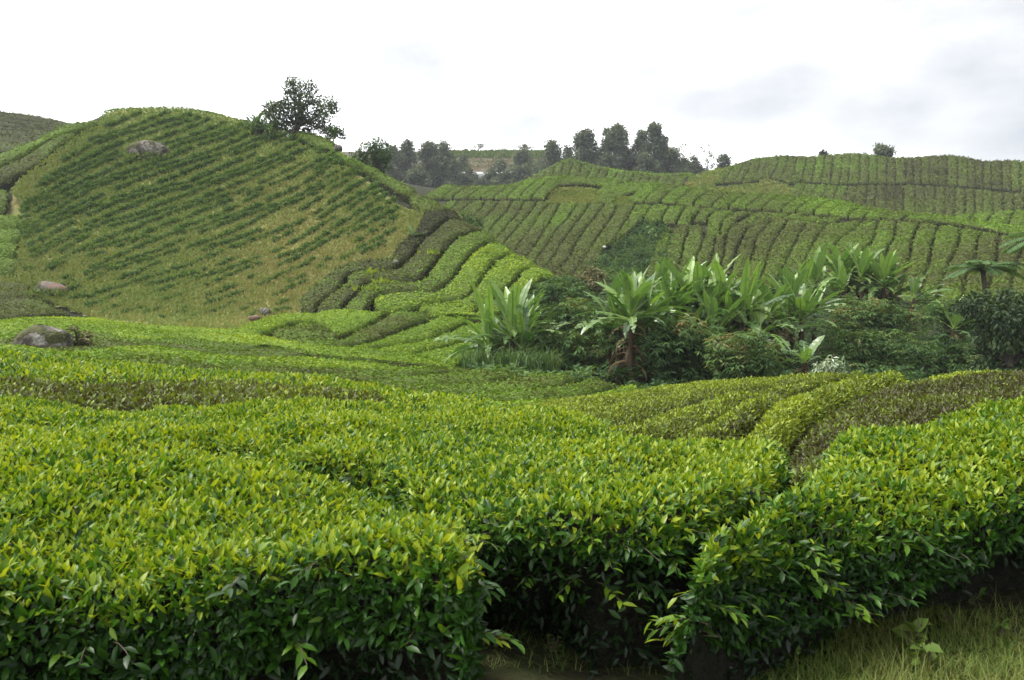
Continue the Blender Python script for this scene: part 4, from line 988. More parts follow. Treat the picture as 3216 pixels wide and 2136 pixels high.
# vine-covered tree at the right edge
cl = clumps_from_px([(3060, 955, 40), (3110, 945, 42), (3165, 948, 44), (3225, 955, 44), (3280, 960, 44), (3030, 962, 26), (3110, 990, 44), (3170, 1000, 50), (3230, 1000, 50), (3290, 1010, 50), (3110, 1045, 44), (3170, 1060, 52), (3235, 1060, 52), (3100, 1100, 44), (3160, 1120, 50), (3230, 1120, 52), (3290, 1110, 50), (3090, 1150, 34), (3170, 1165, 36), (3240, 1165, 36)], 42, 1.6, RNG(5))
tree("tree", world_pt(3170, 1190, 42), cl, .18, .24, 15, "dark vine-covered tree with a flat overhanging top at the right edge", "tree", None, 840, mat='tree', tone=.30, tvar=.4, droop=.6, wl=.5, shell=.4)
# pale flowering shrub
shrub("shrub", world_pt(2605, 1178, 36), clumps_from_px([(2580, 1150, 18), (2610, 1140, 22), (2640, 1150, 20), (2570, 1168, 16), (2650, 1168, 16), (2610, 1162, 20)], 36, .3, RNG(6)), .20, 12, "small whitish leaved shrub at the knoll edge", "shrub", "shrubs of the grove", 841, mat='pale', tone=.6, tvar=.3, droop=.7, wl=.3)
# reeds
def blades(mb, P, H, W, seed, lean=.5, tint=.4, tv=.2, mat=0, seg=3):
    r = RNG(seed); n = len(P)
    H = np.broadcast_to(H, (n,)) * (.5 + .8*r.random(n)); az = r.uniform(0, 2*np.pi, n)
    dirv = np.stack([np.cos(az), np.sin(az), 0*az], -1); side = np.stack([-np.sin(az), np.cos(az), 0*az], -1)
    le = lean*(.3 + r.random(n))
    V = []
    for q in range(seg + 1):
        a = q/seg
        c = P + np.array([0, 0, 1.])*(H*(a - .35*le*a*a))[:, None] + dirv*(H*le*a*a)[:, None]
        w = (W*(1 - a*.92))
        V += [c - side*w/2, c + side*w/2]
    V = np.stack(V, 1); b = (np.arange(n)*2*(seg + 1))[:, None]
    Q = np.concatenate([b + [2*q, 2*q+1, 2*q+3, 2*q+2] for q in range(seg)])
    mb.add(V, np.repeat(np.clip(tint + r.normal(size=n)*tv, .02, 1), 2*(seg + 1)), quads=Q, mat=mat)
for q, (xa, xb, yb, d, lab) in enumerate([(1455, 1640, 1168, 40, "clump of tall bluish reeds at the foot of the left banana clump"), (1610, 1760, 1172, 39.5, "smaller reed clump right of the left banana stems")]):
    r = RNG(850 + q); px = r.uniform(xa, xb, 420); P = world_pt(px, yb - r.uniform(0, 30, 420), d + r.uniform(-1.2, 1.2, 420))
    mb = MB(); blades(mb, P, .9, .07, 851 + q, lean=.9, tint=.45, tv=.2)
    org = P.mean(0); o = mb.build("reed_clump", M['shrub'], origin=org); tag(o, lab, "reeds", "reeds at the grove edge")

# undergrowth that covers the grove floor and the hollow of the middle hill
def undergrowth(surf, areas, n, leaf, seed, label, mat, tone, h):
    r = RNG(seed); mb = MB()
    for poly in areas:
        p = np.array(poly, float); lo, hi = p.min(0), p.max(0)
        x = r.uniform(lo[0], hi[0], n); y = r.uniform(lo[1], hi[1], n); ok = in_poly(x, y, poly); x, y = x[ok], y[ok]
        P = surf.hit(x, y) - [0, 0, .8]; P[:, 2] += h*(.2 + 1.1*fbm(P, 2.5))*r.random(len(P))**.5
        k = 5; P = np.repeat(P, k, 0); m = len(P); az = r.uniform(0, 6.28, m)
        D = np.stack([np.cos(az), np.sin(az), r.uniform(-.5, .9, m)], -1)
        mb.leaves(P, D, nrm(r.normal(size=(m, 3))*.5 + [0, -.2, 1]), leaf*(.5 + r.random(m)), leaf*.35, np.clip(tone + .5*(vn(P, 3) - .5) + r.normal(size=m)*.12, .02, 1))
    tag(mb.build("undergrowth", M[mat]), label, "undergrowth", kind='stuff')
undergrowth(T2, [[(1640, 1200), (1700, 960), (1900, 905), (2500, 915), (3300, 1000), (3400, 1260), (1700, 1260)]], 9000, .34, 860, "dark tangled undergrowth on the grove floor", 'shrub', .28, 1.6)
undergrowth(T2, [[(1830, 905), (1880, 800), (1975, 740), (2010, 690), (2075, 690), (2120, 740), (2090, 830), (2060, 905)]], 3500, .45, 861, "weeds filling the overgrown hollow of the middle hill", 'shrub', .40, 1.0)
undergrowth(T3, BARE3, 2500, .6, 862, "dry grass on the bare patches of the back hill", 'slope_grass', .45, .7)
undergrowth(T1, [[(1480, 1165), (1580, 1010), (1690, 880), (1800, 870), (1880, 930), (1900, 1150), (1700, 1175)]], 5000, .32, 865, "low green scrub at the left end of the grove", 'shrub', .42, 1.2)
undergrowth(T2, BARE2, 1200, .4, 863, "dry grass on the bare patch of the middle hill", 'slope_grass', .5, .5)
undergrowth(TF, [[(1380, 560), (1400, 500), (1700, 500), (1720, 560)]], 1500, 1.0, 864, "brown felled brush on the far earth slope", 'brown_shrub', .7, 1.2)

# --- bananas
def banana_leaf(mb, b, az, el, L, W, r, tint, tatter=.4, bend=1.0, mat=0):
    n = 14; s = np.linspace(0, 1, n + 1)
    ang = el - bend*(s**1.8)*1.15
    ds = L/n
    x = np.r_[0, np.cumsum(np.cos(ang[:-1])*ds)]; z = np.r_[0, np.cumsum(np.sin(ang[:-1])*ds)]
    f = np.array([np.cos(az), np.sin(az), 0]); side = np.array([-np.sin(az), np.cos(az), 0])
    C = b + f*x[:, None] + np.array([0, 0, 1.])*z[:, None]
    tng = np.stack([np.cos(ang)[:, None]*f + np.sin(ang)[:, None]*np.array([0, 0, 1.])], 0)[0]
    up = nrm(np.cross(side, tng)) * -1
    up = np.where(up[:, 2:3] < 0, -up, up)
    w = W/2*np.clip(np.minimum((s - .14)/.16, 1), 0.03, 1)**.7*np.clip(1 - ((s - .35)/.66).clip(0)**3.8, .05, 1)
    tw = r.normal()*.25
    for sg in (-1, 1):
        for i in range(n):
            torn = r.random() < tatter
            fold = -.12 + (.35 if sg > 0 else .35)*(.5 + .5*r.random()) - (r.random()*.9 if torn else 0)
            o0 = side*np.cos(tw)*sg; 
            e0 = C[i] + o0*w[i] + up[i]*w[i]*(fold + sg*np.sin(tw))
            e1 = C[i+1] + o0*w[i+1]*(1 - .1*torn) + up[i+1]*w[i+1]*(fold + sg*np.sin(tw))
            if torn:
                e0 = e0 + (e1 - e0)*.25 + tng[i]*ds*.1
            mb.add([C[i], C[i+1], e1, e0], tint + r.normal()*.03, quads=[[0, 1, 2, 3]], mat=mat)
    mb.tube(C[:n], np.linspace(.045, .012, n)*max(L/2.2, .5), 5, tint=min(1, tint + .35), mat=mat)

def banana(base, hcrown, L, n, label, seed, upright=.45, group="banana plants of the grove", az0=None, spread=2*math.pi, trunk_r=.16, stems_n=1, dead=3, W=.44, tb=.50, elmin=-.05):
    r = RNG(seed); base = np.asarray(base, float)
    root = empty("banana_plant", base, label, "banana plant", group)
    lf, dd = MB(), MB()
    for sidx in range(stems_n):
        off = np.array([r.normal(), r.normal(), 0])*(.8 if sidx else 0)
        b = base + off; hc = hcrown*(1 if sidx == 0 else r.uniform(.35, 1.0))
        top = b + [r.normal()*.12, r.normal()*.12, hc]
        tr = MB(); tr.tube(np.array([b - [0, 0, .4], b*.5 + top*.5, top]), [trunk_r, trunk_r*.8, trunk_r*.5], 8, tint=.12)
        tr.build("trunk", M['dead'], parent=root, origin=base)
        m = n if sidx == 0 else int(n*.8)
        for q in range(m):
            az = (az0 if az0 is not None else 0) + (q/m - .5 + r.normal()*.05)*spread*(1 if az0 is not None else 1) + (r.uniform(0, 6.28) if az0 is None else 0)
            u = (q*0.618 + r.random()*.2) % 1
            el = 1.4 - (1.4 - elmin)*u**.8
            if r.random() < upright*.45: el = max(el, 1.0 + .4*r.random())
            LL = L*r.uniform(.7, 1.2); old = u
            banana_leaf(lf, top + [0, 0, -.25*u*min(hc, 1.5)], az, el, LL, W*r.uniform(.8, 1.15), r, np.clip(tb + .32*(1 - old) + r.normal()*.12, .05, 1), tatter=.06 + .35*old, bend=.3 + .8*u)
        for q in range(dead if sidx == 0 else dead//2):
            banana_leaf(dd, top + [0, 0, -.2 - .7*r.random()*hc], r.uniform(0, 6.28), .0, L*.5, W*.45, r, r.random()*.6, tatter=.85, bend=1.75)
    lf.build("leaves", M['banana'], parent=root, origin=base, smooth=False)
    if dd.n: dd.build("dead_leaves", M['dead'], parent=root, origin=base, smooth=False)
    return root
BN = [
 ((1605, 1150, 43), 1.55, 2.75, 20, "many-stemmed banana clump at the grove's left end beside the tea rows", .40, dict(stems_n=6, dead=6)),
 ((1985, 1205, 39.5), 3.1, 2.9, 27, "tall banana with brown shaggy trunk and one long frond pointing left", .55, dict(stems_n=1, dead=26, trunk_r=.17)),
 ((1945, 1185, 41.5), 2.4, 2.2, 18, "shorter banana close behind the tall shaggy one on its left", .5, dict(stems_n=3, dead=8)),
 ((2035, 1180, 42), 2.9, 2.2, 18, "banana close behind the tall shaggy one on its right", .6, dict(stems_n=3, dead=8)),
 ((2120, 1120, 45), 2.7, 2.3, 16, "banana just right of the tall shaggy one, behind the dark shrub", .5, dict(stems_n=5, dead=5)),
 ((2230, 1110, 46), 2.9, 2.3, 16, "banana in the middle of the row behind the dark shrub", .5, dict(stems_n=5, dead=5)),
 ((2320, 1110, 43.5), 1.8, 2.6, 15, "banana with long pale drooping fronds in front of the row", .25, dict(stems_n=5, dead=5)),
 ((2420, 1110, 46), 2.0, 2.1, 15, "banana at the right end of the row, half brown", .45, dict(stems_n=4, dead=5)),
 ((2180, 1070, 50), 3.0, 2.2, 14, "banana at the back of the row showing only its upper leaves", .6, dict(stems_n=5, dead=5)),
 ((2530, 1175, 37.5), .5, 1.35, 8, "young banana with upright leaves before the broad shrub", .95, dict(dead=5, tb=.5)),
 ((2560, 960, 58), 1.6, 2.3, 14, "leftmost banana of the upper right thicket", .5, dict(stems_n=5, dead=5)),
 ((2640, 960, 60), 2.2, 2.3, 15, "banana of the upper right thicket with the tallest leaves", .6, dict(stems_n=5, dead=5)),
 ((2720, 960, 59), 2.0, 2.3, 15, "banana in the middle of the upper right thicket", .5, dict(stems_n=5)),
 ((2800, 970, 59), 1.5, 2.3, 15, "banana right of the middle in the upper right thicket", .4, dict(stems_n=5, dead=5)),
 ((2860, 985, 57), 1.0, 2.2, 14, "half-dry banana with fronds splayed right at the thicket end", .15, dict(az0=0.2, spread=2.6, dead=5, tb=.4)),
 ((2075, 1090, 47), 2.4, 2.2, 14, "banana pressed against the right side of the tall shaggy one", .5, dict(stems_n=5, dead=5)),
 ((2275, 1090, 44.5), 2.3, 2.4, 14, "leaning banana in front of the middle of the row", .35, dict(stems_n=5, dead=5)),
 ((2480, 1080, 47), 1.9, 2.2, 14, "low spreading banana closing the row at the right", .35, dict(stems_n=5, dead=5)),
 ((2990, 1060, 50), .5, 1.8, 9, "small banana left of the vine-covered tree", .6, dict(tb=.6)),
 ((808, 412, 95), .6, 1.6, 7, "small banana on the skyline left of the tall tree", .6, dict(tb=.45, dead=0, trunk_r=.1, W=.45, group=None)),
 ((1045, 445, 94), .3, 1.5, 7, "low banana right of the tall tree on the ridge", .2, dict(tb=.4, dead=0, trunk_r=.1, W=.45, group=None)),
 ((1290, 745, 73), .2, 1.0, 6, "small broad-leaved plant among the brown tea strips", .3, dict(tb=.4, dead=0, trunk_r=.08, W=.4, group=None)),
]
for q, ((x, y, d), hc, L, n, lab, up_, kw) in enumerate(BN):
    banana(world_pt(x, y, d), hc, L, n, lab, 900 + q, upright=up_, **kw)

# --- tree ferns
def tree_fern(base, h, R, label, seed, n=17):
    r = RNG(seed); base = np.asarray(base, float)
    root = empty("tree_fern", base, label, "tree fern", "tree ferns at the right")
    tr, fr = MB(), MB()
    top = base + [r.normal()*.1, 0, h]
    tr.tube(np.array([base - [0, 0, .4], base*.55 + top*.45 + [.05, 0, 0], top - [0, 0, .25], top]), [.16, .13, .12, .2], 8)
    for q in range(n):
        az = q/n*6.283 + r.normal()*.12; el = r.uniform(.25, .75); L = R*r.uniform(.85, 1.15); m = 22
        s = np.linspace(0, 1, m); ang = el - s*1.15
        x = np.cumsum(np.cos(ang))*L/m; z = np.cumsum(np.sin(ang))*L/m
        f = np.array([np.cos(az), np.sin(az), 0]); sd = np.array([-np.sin(az), np.cos(az), 0])
        C = top + f*x[:, None] + np.array([0, 0, 1.])*z[:, None]
        tr.tube(C[::4], np.linspace(.03, .008, len(C[::4])), 4)
        wl = .5*R*.52*np.sin(np.pi*np.clip(s*.93 + .07, 0, 1))**.6
        tg = np.cos(ang)[:, None]*f + np.sin(ang)[:, None]*np.array([0, 0, 1.])
        upv = np.cross(sd, tg); upv = np.where(upv[:, 2:3] < 0, -upv, upv)
        for sg in (-1, 1):
            D = sd*sg*.9 + tg*.45 - upv*.28
            fr.leaves(C, D, upv + r.normal(size=(m, 3))*.1, wl, np.full(m, L/m*1.25), np.clip(.5 + r.normal(size=m)*.08, 0, 1), fold=.02, curl=.12)
    tr.build("trunk", M['bark'], parent=root, origin=base)
    fr.build("fronds", M['shrub'], parent=root, origin=base)
tree_fern(world_pt(3095, 990, 48), 2.45, 2.1, "tree fern with a dark trunk and umbrella of fronds above the vine tree", 930)
tree_fern(world_pt(3290, 930, 46), 2.9, 2.4, "second tree fern cut off by the right edge, higher up", 931)

# --- ridge tree
K1 = lambda p: [(x/1.96, 200 + y/1.96, rr_/1.96) for x, y, rr_ in p]
cl = clumps_from_px(K1([(1795, 105, 42), (1835, 160, 58), (1780, 160, 45), (1790, 235, 66), (1905, 140, 52), (1930, 215, 58), (1870, 235, 55), (2030, 235, 45), (2010, 300, 55), (2050, 275, 38), (1700, 285, 60), (1655, 265, 45), (1640, 310, 40), (1720, 350, 60), (1680, 370, 50), (1800, 320, 60), (1870, 320, 55), (1940, 340, 60), (1990, 385, 52), (1780, 395, 50), (1900, 395, 45), (2060, 415, 50), (2110, 435, 26), (2030, 430, 40), (1730, 260, 45), (1850, 270, 40), (1960, 280, 40)]), 95, 1.2, RNG(8))
tree("tree", world_pt(945, 432, 95), cl, .19, .30, 7.8, "tall airy tree with several trunks on the ridge of the left hill", "tree", None, 940, trunks=3, tone=.5, tvar=.4, droop=.2, wl=.5, shell=.15, flat=.75)

# --- far trees
K8 = lambda x, y: (1150 + x/3, 350 + y/3)
def far_tree(cx, top, w, base, d, label, seed, kind='round', group="dark trees on the far skyline", tone=.45, leaf=.75, dens=7.5):
    r = RNG(seed); hgt = base - top
    cl = []
    if kind == 'round':        # billowing crown, widest in the middle
        n = int(9 + hgt/10)
        lean = r.normal()*w*.05
        for q in range(n):
            u = (q + .5)/n
            y = top + w*.13 + u*(hgt*.9 - w*.13); half = w*.5*min(1, .28 + 1.6*u**.8)*(1 if u < .7 else .8)*r.uniform(.75, 1.15)
            for _ in range(3):
                cl.append((cx + lean*(1 - u)*3 + r.uniform(-1, 1)*half*.85, y + r.normal()*4, w*r.uniform(.09, .2)))
        cl.append((cx + lean*2, top + w*.12, w*.13))
    elif kind == 'flat':       # umbrella crown in thin tiers
        for q in range(4):
            y = top + 3 + q*hgt*.13; half = w*.5*[.45, .8, 1, .8][q]
            for _ in range(5):
                cl.append((cx + r.uniform(-1, 1)*half, y + r.normal()*.8, w*.07))
    else:                      # thin, open crown
        for q in range(9):
            u = q/8; cl.append((cx + r.normal()*w*.28, top + 4 + u*hgt*.62, w*r.uniform(.12, .22)))
    c = clumps_from_px(cl, d, w*d/FP*.35, r)
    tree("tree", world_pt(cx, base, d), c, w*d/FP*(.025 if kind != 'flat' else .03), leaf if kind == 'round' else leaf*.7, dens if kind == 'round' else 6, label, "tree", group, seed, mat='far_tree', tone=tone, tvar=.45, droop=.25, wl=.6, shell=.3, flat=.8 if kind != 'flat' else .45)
FT = [
 (1238, 457, 62, 600, 262, 'round', .42, "leftmost dark tree of the far left clump"), (1288, 438, 54, 600, 266, 'round', .40, "second tree of the far left clump, with a pointed crown"),
 (1338, 442, 62, 605, 258, 'round', .34, "darkest round tree in the middle of the far left clump"), (1366, 462, 46, 600, 268, 'round', .42, "low tree between the two tall crowns of the far left clump"),
 (1398, 448, 62, 606, 256, 'round', .36, "right-hand dark tree of the far left clump"), (1180, 490, 50, 600, 240, 'round', .46, "lighter tree half behind the left hill ridge"),
 (1452, 482, 34, 560, 285, 'round', .5, "small tree left of the pale earth slope"), (1445, 545, 44, 612, 262, 'round', .42, "low tree left of the greenhouse roof"),
 (1503, 449, 40, 477, 334, 'flat', .6, "pale umbrella-shaped tree alone on the far field"), (1462, 470, 9, 478, 333, 'round', .3, "tiny dark bush left of the umbrella tree"),
 (1568, 455, 26, 560, 290, 'thin', .5, "slim tree in front of the earth slope"), (1566, 500, 40, 570, 288, 'round', .52, "leafy tree under the slim one on the slope"),
 (1650, 452, 46, 480, 300, 'flat', .5, "flat-topped tree at the right end of the field"), (1650, 470, 70, 570, 288, 'round', .56, "light green broad tree right of the earth slope"),
 (1530, 530, 40, 610, 268, 'round', .40, "dark tree before the greenhouse"), (1600, 535, 60, 605, 270, 'round', .46, "bushy tree right of the greenhouse end"),
 (1500, 560, 50, 615, 262, 'round', .42, "low bushy tree below the greenhouse"), (1560, 560, 50, 615, 264, 'round', .40, "low dark tree below the greenhouse, right of the bushy one"), (1690, 510, 60, 600, 280, 'round', .5, "light tree left of the round dark one"),
 (1735, 443, 66, 580, 250, 'round', .36, "round dark tree left of the small knob"), (1775, 462, 40, 580, 258, 'round', .44, "small tree leaning on the round dark one"), (1812, 475, 50, 570, 262, 'round', .42, "low tree in the gap of the skyline"),
 (1848, 405, 76, 580, 250, 'round', .42, "broad tall tree, first of the far right clump"), (1898, 398, 40, 580, 256, 'round', .42, "narrow tree between the two tallest of the far right clump"), (1938, 391, 76, 590, 248, 'round', .40, "tall wide tree in the middle of the far right clump"),
 (2012, 409, 50, 590, 252, 'round', .40, "pointed tree left of the highest one"), (2055, 381, 64, 590, 248, 'round', .36, "highest tree of the far right clump"), (2090, 462, 64, 590, 254, 'round', .38, "round tree at the right side of the highest one"), (1985, 480, 60, 590, 250, 'round', .38, "dark low tree below the pointed one"),
 (2128, 449, 36, 570, 262, 'thin', .45, "thin tree right of the far right clump"), (2146, 448, 15, 560, 264, 'thin', .45, "very narrow tree beside the thin one"), (2125, 498, 50, 570, 258, 'round', .38, "round low tree at the right of the clump"),
 (2160, 482, 30, 560, 268, 'thin', .5, "spindly bare tree against the sky"), (2189, 495, 30, 560, 252, 'round', .36, "small dark tree left of the tall sparse pair"), (2221, 450, 34, 560, 262, 'thin', .5, "tall sparse tree, left of a pair"), (2241, 463, 26, 560, 264, 'thin', .52, "tall sparse tree, right of a pair"), (2266, 485, 36, 550, 256, 'round', .36, "dark conical tree before the big back hill"),
 (1215, 515, 52, 605, 250, 'round', .46, "low bushy tree at the left foot of the far left clump"), (1310, 520, 60, 608, 246, 'round', .42, "low bushy tree in front of the far left clump"), (1425, 500, 40, 606, 252, 'round', .44, "low tree closing the far left clump on the right"),
 (1478, 528, 40, 606, 272, 'round', .5, "bushy tree at the left end of the greenhouse"), (1638, 520, 60, 605, 268, 'round', .5, "green bushy tree beyond the greenhouse end"), (1800, 500, 60, 590, 246, 'round', .42, "low dark tree at the left foot of the far right clump"),
 (1895, 480, 70, 592, 244, 'round', .40, "low dark tree before the two tall crowns of the far right clump"), (1970, 440, 40, 592, 254, 'round', .42, "slender tree between the wide tall tree and the pointed one"), (2040, 480, 70, 595, 243, 'round', .38, "dark low tree at the foot of the highest one"), (2150, 515, 60, 575, 250, 'round', .40, "low tree at the right end of the far right clump"), (2205, 520, 50, 568, 252, 'round', .40, "low shrubby tree under the sparse pair"),
 (2785, 459, 54, 496, 212, 'round', .36, "lone round tree on the crest of the big back hill"), (2589, 478, 16, 492, 210, 'round', .4, "tiny bush on the crest of the big back hill"),
]
for q, (cx, tp, w_, bs, d, kd, tone, lab) in enumerate(FT):
    far_tree(cx, tp, w_*(1.22 if kd == 'round' else 1.1), bs, d, lab, 1000 + 3*q, kd, group=None if "crest of the big back hill" in lab else "dark trees on the far skyline", tone=tone)

# --- field crop on the far skyline
r = RNG(1200)
px = r.uniform(1410, 1720, 2600); pyy = r.uniform(474, 497, 2600)
P = TF.hit(px, np.maximum(pyy, 478)); mb = MB(); blades(mb, P, 1.2, .8, 1201, lean=.6, tint=.35, tv=.2, seg=2)
tag(mb.build("crop", M['grass']), "green crop covering the far skyline field", "crop", kind='stuff')

# --- greenhouse
gh_o = world_pt(1530, 562, 282)
root = empty("greenhouse", gh_o, "long low greenhouse with white plastic roof half hidden by trees", "greenhouse")
rf, wl_ = MB(), MB()
a = np.linspace(0, np.pi, 13)
for q in range(2):
    cx_ = np.array([0, q*5.2, 0.])
    x = np.linspace(-11.5, 11.5, 24)
    G = np.stack([np.broadcast_to(x[:, None], (24, 13)), np.broadcast_to(-np.cos(a)[None]*2.5 + q*5.2, (24, 13)), np.broadcast_to(np.sin(a)[None]*1.1 + 1.0 + q*.35, (24, 13))], -1)
    rf.grid(G + gh_o)
for x in (-11.5, 11.5):
    for q in range(2):
        y = -np.cos(a)*2.5 + q*5.2; z = np.sin(a)*1.1 + 1.0 + q*.35
        G = np.stack([np.stack([np.full(13, x), y, z], -1), np.stack([np.full(13, x), y, np.full(13, -.8)], -1)], 0)
        wl_.grid(G + gh_o)
for y in (-2.5, 7.7):
    G = np.array([[[-11.5, y, -.8], [11.5, y, -.8]], [[-11.5, y, 1.0], [11.5, y, 1.0]]]); wl_.grid(G + gh_o)
rf.build("roof", M['plastic'], parent=root, origin=gh_o); wl_.build("wall", M['plastic'], parent=root, origin=gh_o)

# ------------------------------------------------------------------ rocks
def rock(name, c, sx, sy, sz, label, seed, mat='stone', moss=.60, rot=0.0, group=None, cat="boulder"):
    r = RNG(seed); nu, nv = 64, 40
    u = np.linspace(0, 2*np.pi, nu + 1); v = np.linspace(0, np.pi, nv)
    S = np.stack([np.outer(np.cos(u), np.sin(v)), np.outer(np.sin(u), np.sin(v)), np.outer(np.ones(nu + 1), np.cos(v))], -1)
    S[-1] = S[0]
    k = seed*1.7
    S = np.sign(S)*np.abs(S)**.9
    d = 1 + (fbm(S + k, 1.1) - .5)*.45 + (fbm(S*1.0 + k + 9, .35) - .5)*.12
    G = S*d[..., None]*[sx, sy, sz]
    co, si = math.cos(rot), math.sin(rot)
    G = np.stack([G[..., 0]*co - G[..., 2]*si, G[..., 1], G[..., 0]*si + G[..., 2]*co], -1)
    c = np.asarray(c, float)
    b = MB(); b.grid(G + c)
    root = b.build(name, M[mat], origin=c)
    tag(root, label, cat, group)
    if moss:
        mb = MB(); Gm = G*(1 + .035*vn(G*1.0 + k, max(sx, sz)*.12)[..., None]) + [0, 0, .01]
        i, j = np.meshgrid(np.arange(nu), np.arange(nv - 1), indexing='ij'); w_ = nv
        cen = (G[:-1, :-1] + G[1:, 1:])/2
        sel = (fbm(cen + k*3, max(sx*.55, .2)) > moss) & (cen[..., 2] > sz*.12)
        qd = np.stack([i*w_ + j, (i + 1)*w_ + j, (i + 1)*w_ + j + 1, i*w_ + j + 1], -1)[sel]
        mb.add(Gm + 0, .5, quads=qd)
        if len(qd): mb.build("moss", M['moss'], parent=root)
    return root
m_ = lambda px_, d: px_*d/FP
p = T1.hit(454, 492)
rock("boulder", p + [0, .9, .62], m_(66, 88), 1.5, m_(38, 88), "large grey boulder with a mossy top high on the grassy hill", 11, moss=.55)
p = T1.hit(155, 915)
rock("boulder", p + [0, .5, .15], m_(46, 68), .9, m_(22, 68), "reddish stained rock at the lower left of the grassy slope", 12, mat='redstone', rot=-.2)
rock("boulder", world_pt(140, 1088, 29), m_(92, 29), .8, m_(64, 29), "big pale lichen-spotted boulder in the tea at the left", 13, group=None)
p = T1.hit(830, 985); rock("rock", p + [0, .2, .15], m_(17, 62), .35, m_(12, 62), "small pale rock at the foot of the dry slope", 14, mat='stone', moss=False, cat="rock")
p = T1.hit(797, 1004); rock("rock", p + [0, .2, .1], m_(17, 62), .35, m_(8, 62), "flat reddish stone just below the small pale rock", 15, mat='redstone', moss=False, cat="rock")
rock("rock", world_pt(916, 417, 95.5), m_(12, 95), .5, m_(10, 95), "grey rock on the ridge beside the tall tree", 16, moss=False, cat="rock")
p = T1.hit(1062, 474); rock("rock", p + [0, .2, .3], m_(13, 92), .5, m_(11, 92), "rounded grey rock at the top of the right ridge hedge", 17, moss=False, cat="rock")
p = T1.hit(1247, 828); rock("rock", p + [0, -.3, .1], m_(9, 70), .3, m_(7, 70), "small grey stone between the brown tea strips", 18, moss=False, cat="rock")
p = T2.hit(1897, 780); rock("rock", p + [0, -.4, .1], m_(5, 104), .25, m_(4, 104), "tiny white stone at the edge of the hollow", 19, mat='plastic', moss=False, cat="rock")
for q, (b, rx, n) in enumerate([(T1.hit(454, 492) + [0, .9, -.1], 2.3, 260), (T1.hit(155, 915) + [0, .3, -.2], 1.3, 160)]):
    r = RNG(1250 + q); a = r.uniform(0, 6.28, n); P = b + np.stack([np.cos(a)*rx*r.uniform(.85, 1.15, n), np.sin(a)*1.3 - .2, r.uniform(-.3, .1, n)], -1)
    mb = MB(); mb.leaves(P, r.normal(size=(n, 3))*.5 + [0, -.2, .9], r.normal(size=(n, 3)) + [0, -1, .5], .4*(.6 + .8*r.random(n)), .2, np.clip(.25 + r.normal(size=n)*.15, 0, 1))
    tag(mb.build("grass", M['slope_grass']), "rough grass round the foot of the %s rock" % ["large hill", "reddish"][q], "grass", kind='stuff')
# leaning pole on the ridge
mb = MB(); a_, b_ = world_pt(776, 358, 96), world_pt(803, 384, 95); e_ = b_ + (b_ - a_)*.6
mb.tube(np.array([a_, b_, e_]), .06, 6); o = mb.build("pole", M['pole'], origin=b_); tag(o, "thin bluish pole leaning on the skyline left of the tall tree", "pole")

# ------------------------------------------------------------------ grassy slope: young tea bushes in rows, grass between
def bush_mesh(seed):
    mb = MB(); cl = [(np.array([0, 0, .28]), .34), (np.array([.18, .05, .22]), .26), (np.array([-.17, -.06, .24]), .26)]
    foliage(mb, cl, .24, 9, seed, tone=.30 + .06*(seed % 6), tvar=.3, droop=.0, wl=.5, shell=.3)
    return mb
SLOPE = [(70, 640), (150, 540), (260, 450), (355, 380), (440, 350), (540, 346), (760, 388), (900, 420), (1040, 470), (1110, 520), (1190, 580), (1255, 640), (1250, 700), (1190, 780), (1040, 820), (930, 900), (905, 975), (760, 1012), (560, 1005), (300, 975), (200, 930), (70, 880), (90, 780), (60, 700)]
r = RNG(1300)
spots = []
X = np.arange(40, 1280, 3.4)
for ib, b0 in enumerate(np.arange(330, 1700, 23.0)):
    low = np.clip((b0 - 900)/600, 0, 1)
    sl = np.where(X < 300, -.50 + .38*low, np.where(X < 700, -.34 + .12*low, np.where(X < 950, -.42 + .05*low, -.62)))
    sl = np.convolve(np.r_[np.full(15, sl[0]), sl, np.full(15, sl[-1])], np.ones(31)/31, 'valid')
    Y = b0 + 150 + np.cumsum(sl)*3.4 - sl[0]*3.4 - 60 + 5*np.sin(X*.012 + b0) + 12*(vn(np.stack([X/90, 0*X + ib*.9, 0*X], -1), 1.0) - .5)
    for x, y in zip(X, Y):
        if r.random() < .85 and in_poly(np.array(x), np.array(y), SLOPE):
            spots.append((x + r.normal()*1.5, y + r.normal()*1.5, ib))
spots = np.array(spots)
pk = .75*vn(np.c_[spots[:, 0]/45, spots[:, 2]*3.3, 0*spots[:, 0]], 1.0) + .25*vn(np.c_[spots[:, :2]/70, 0*spots[:, :1]], 1.0)
lowf = np.clip((spots[:, 1] - 600)/400, 0, 1)
rightlow = np.clip((spots[:, 0] - 500)/500, 0, 1)*lowf
keep = (pk > .30 + .19*lowf + .08*rightlow) & (np.abs(spots[:, 0] - 454) + 2*np.abs(spots[:, 1] - 470) > 90)
spots = spots[keep]
SP = T1.hit(spots[:, 0], spots[:, 1]) - [0, 0, .25]
szs = (.24 + .44*r.random(len(SP))**1.5)*(1.25 - .45*lowf[keep])
order = np.argsort(-szs/SP[:, 1])
protos = [bush_mesh(1310 + q) for q in range(6)]
pm = []
for q in range(6):
    o = protos[q].build("young_tea_bush", M['young'], origin=(0, 0, 0)); pm.append(o)
used = set()
for n_, i in enumerate(order[:290]):
    q = n_ % 6
    o = pm[q] if q not in used else pm[q].copy()
    if q in used: COL.objects.link(o)
    used.add(q)
    o.location = SP[i]; o.scale = (szs[i],)*3; o.rotation_euler = (0, 0, r.uniform(0, 6.28))
    tag(o, "young dark green tea bush planted in a row on the grassy left hill", "young tea bush", "young tea bushes in rows on the grassy hill")
mb = MB()
PV = [(np.concatenate(b.V), np.concatenate(b.T), np.concatenate(b.t)) for b in protos]
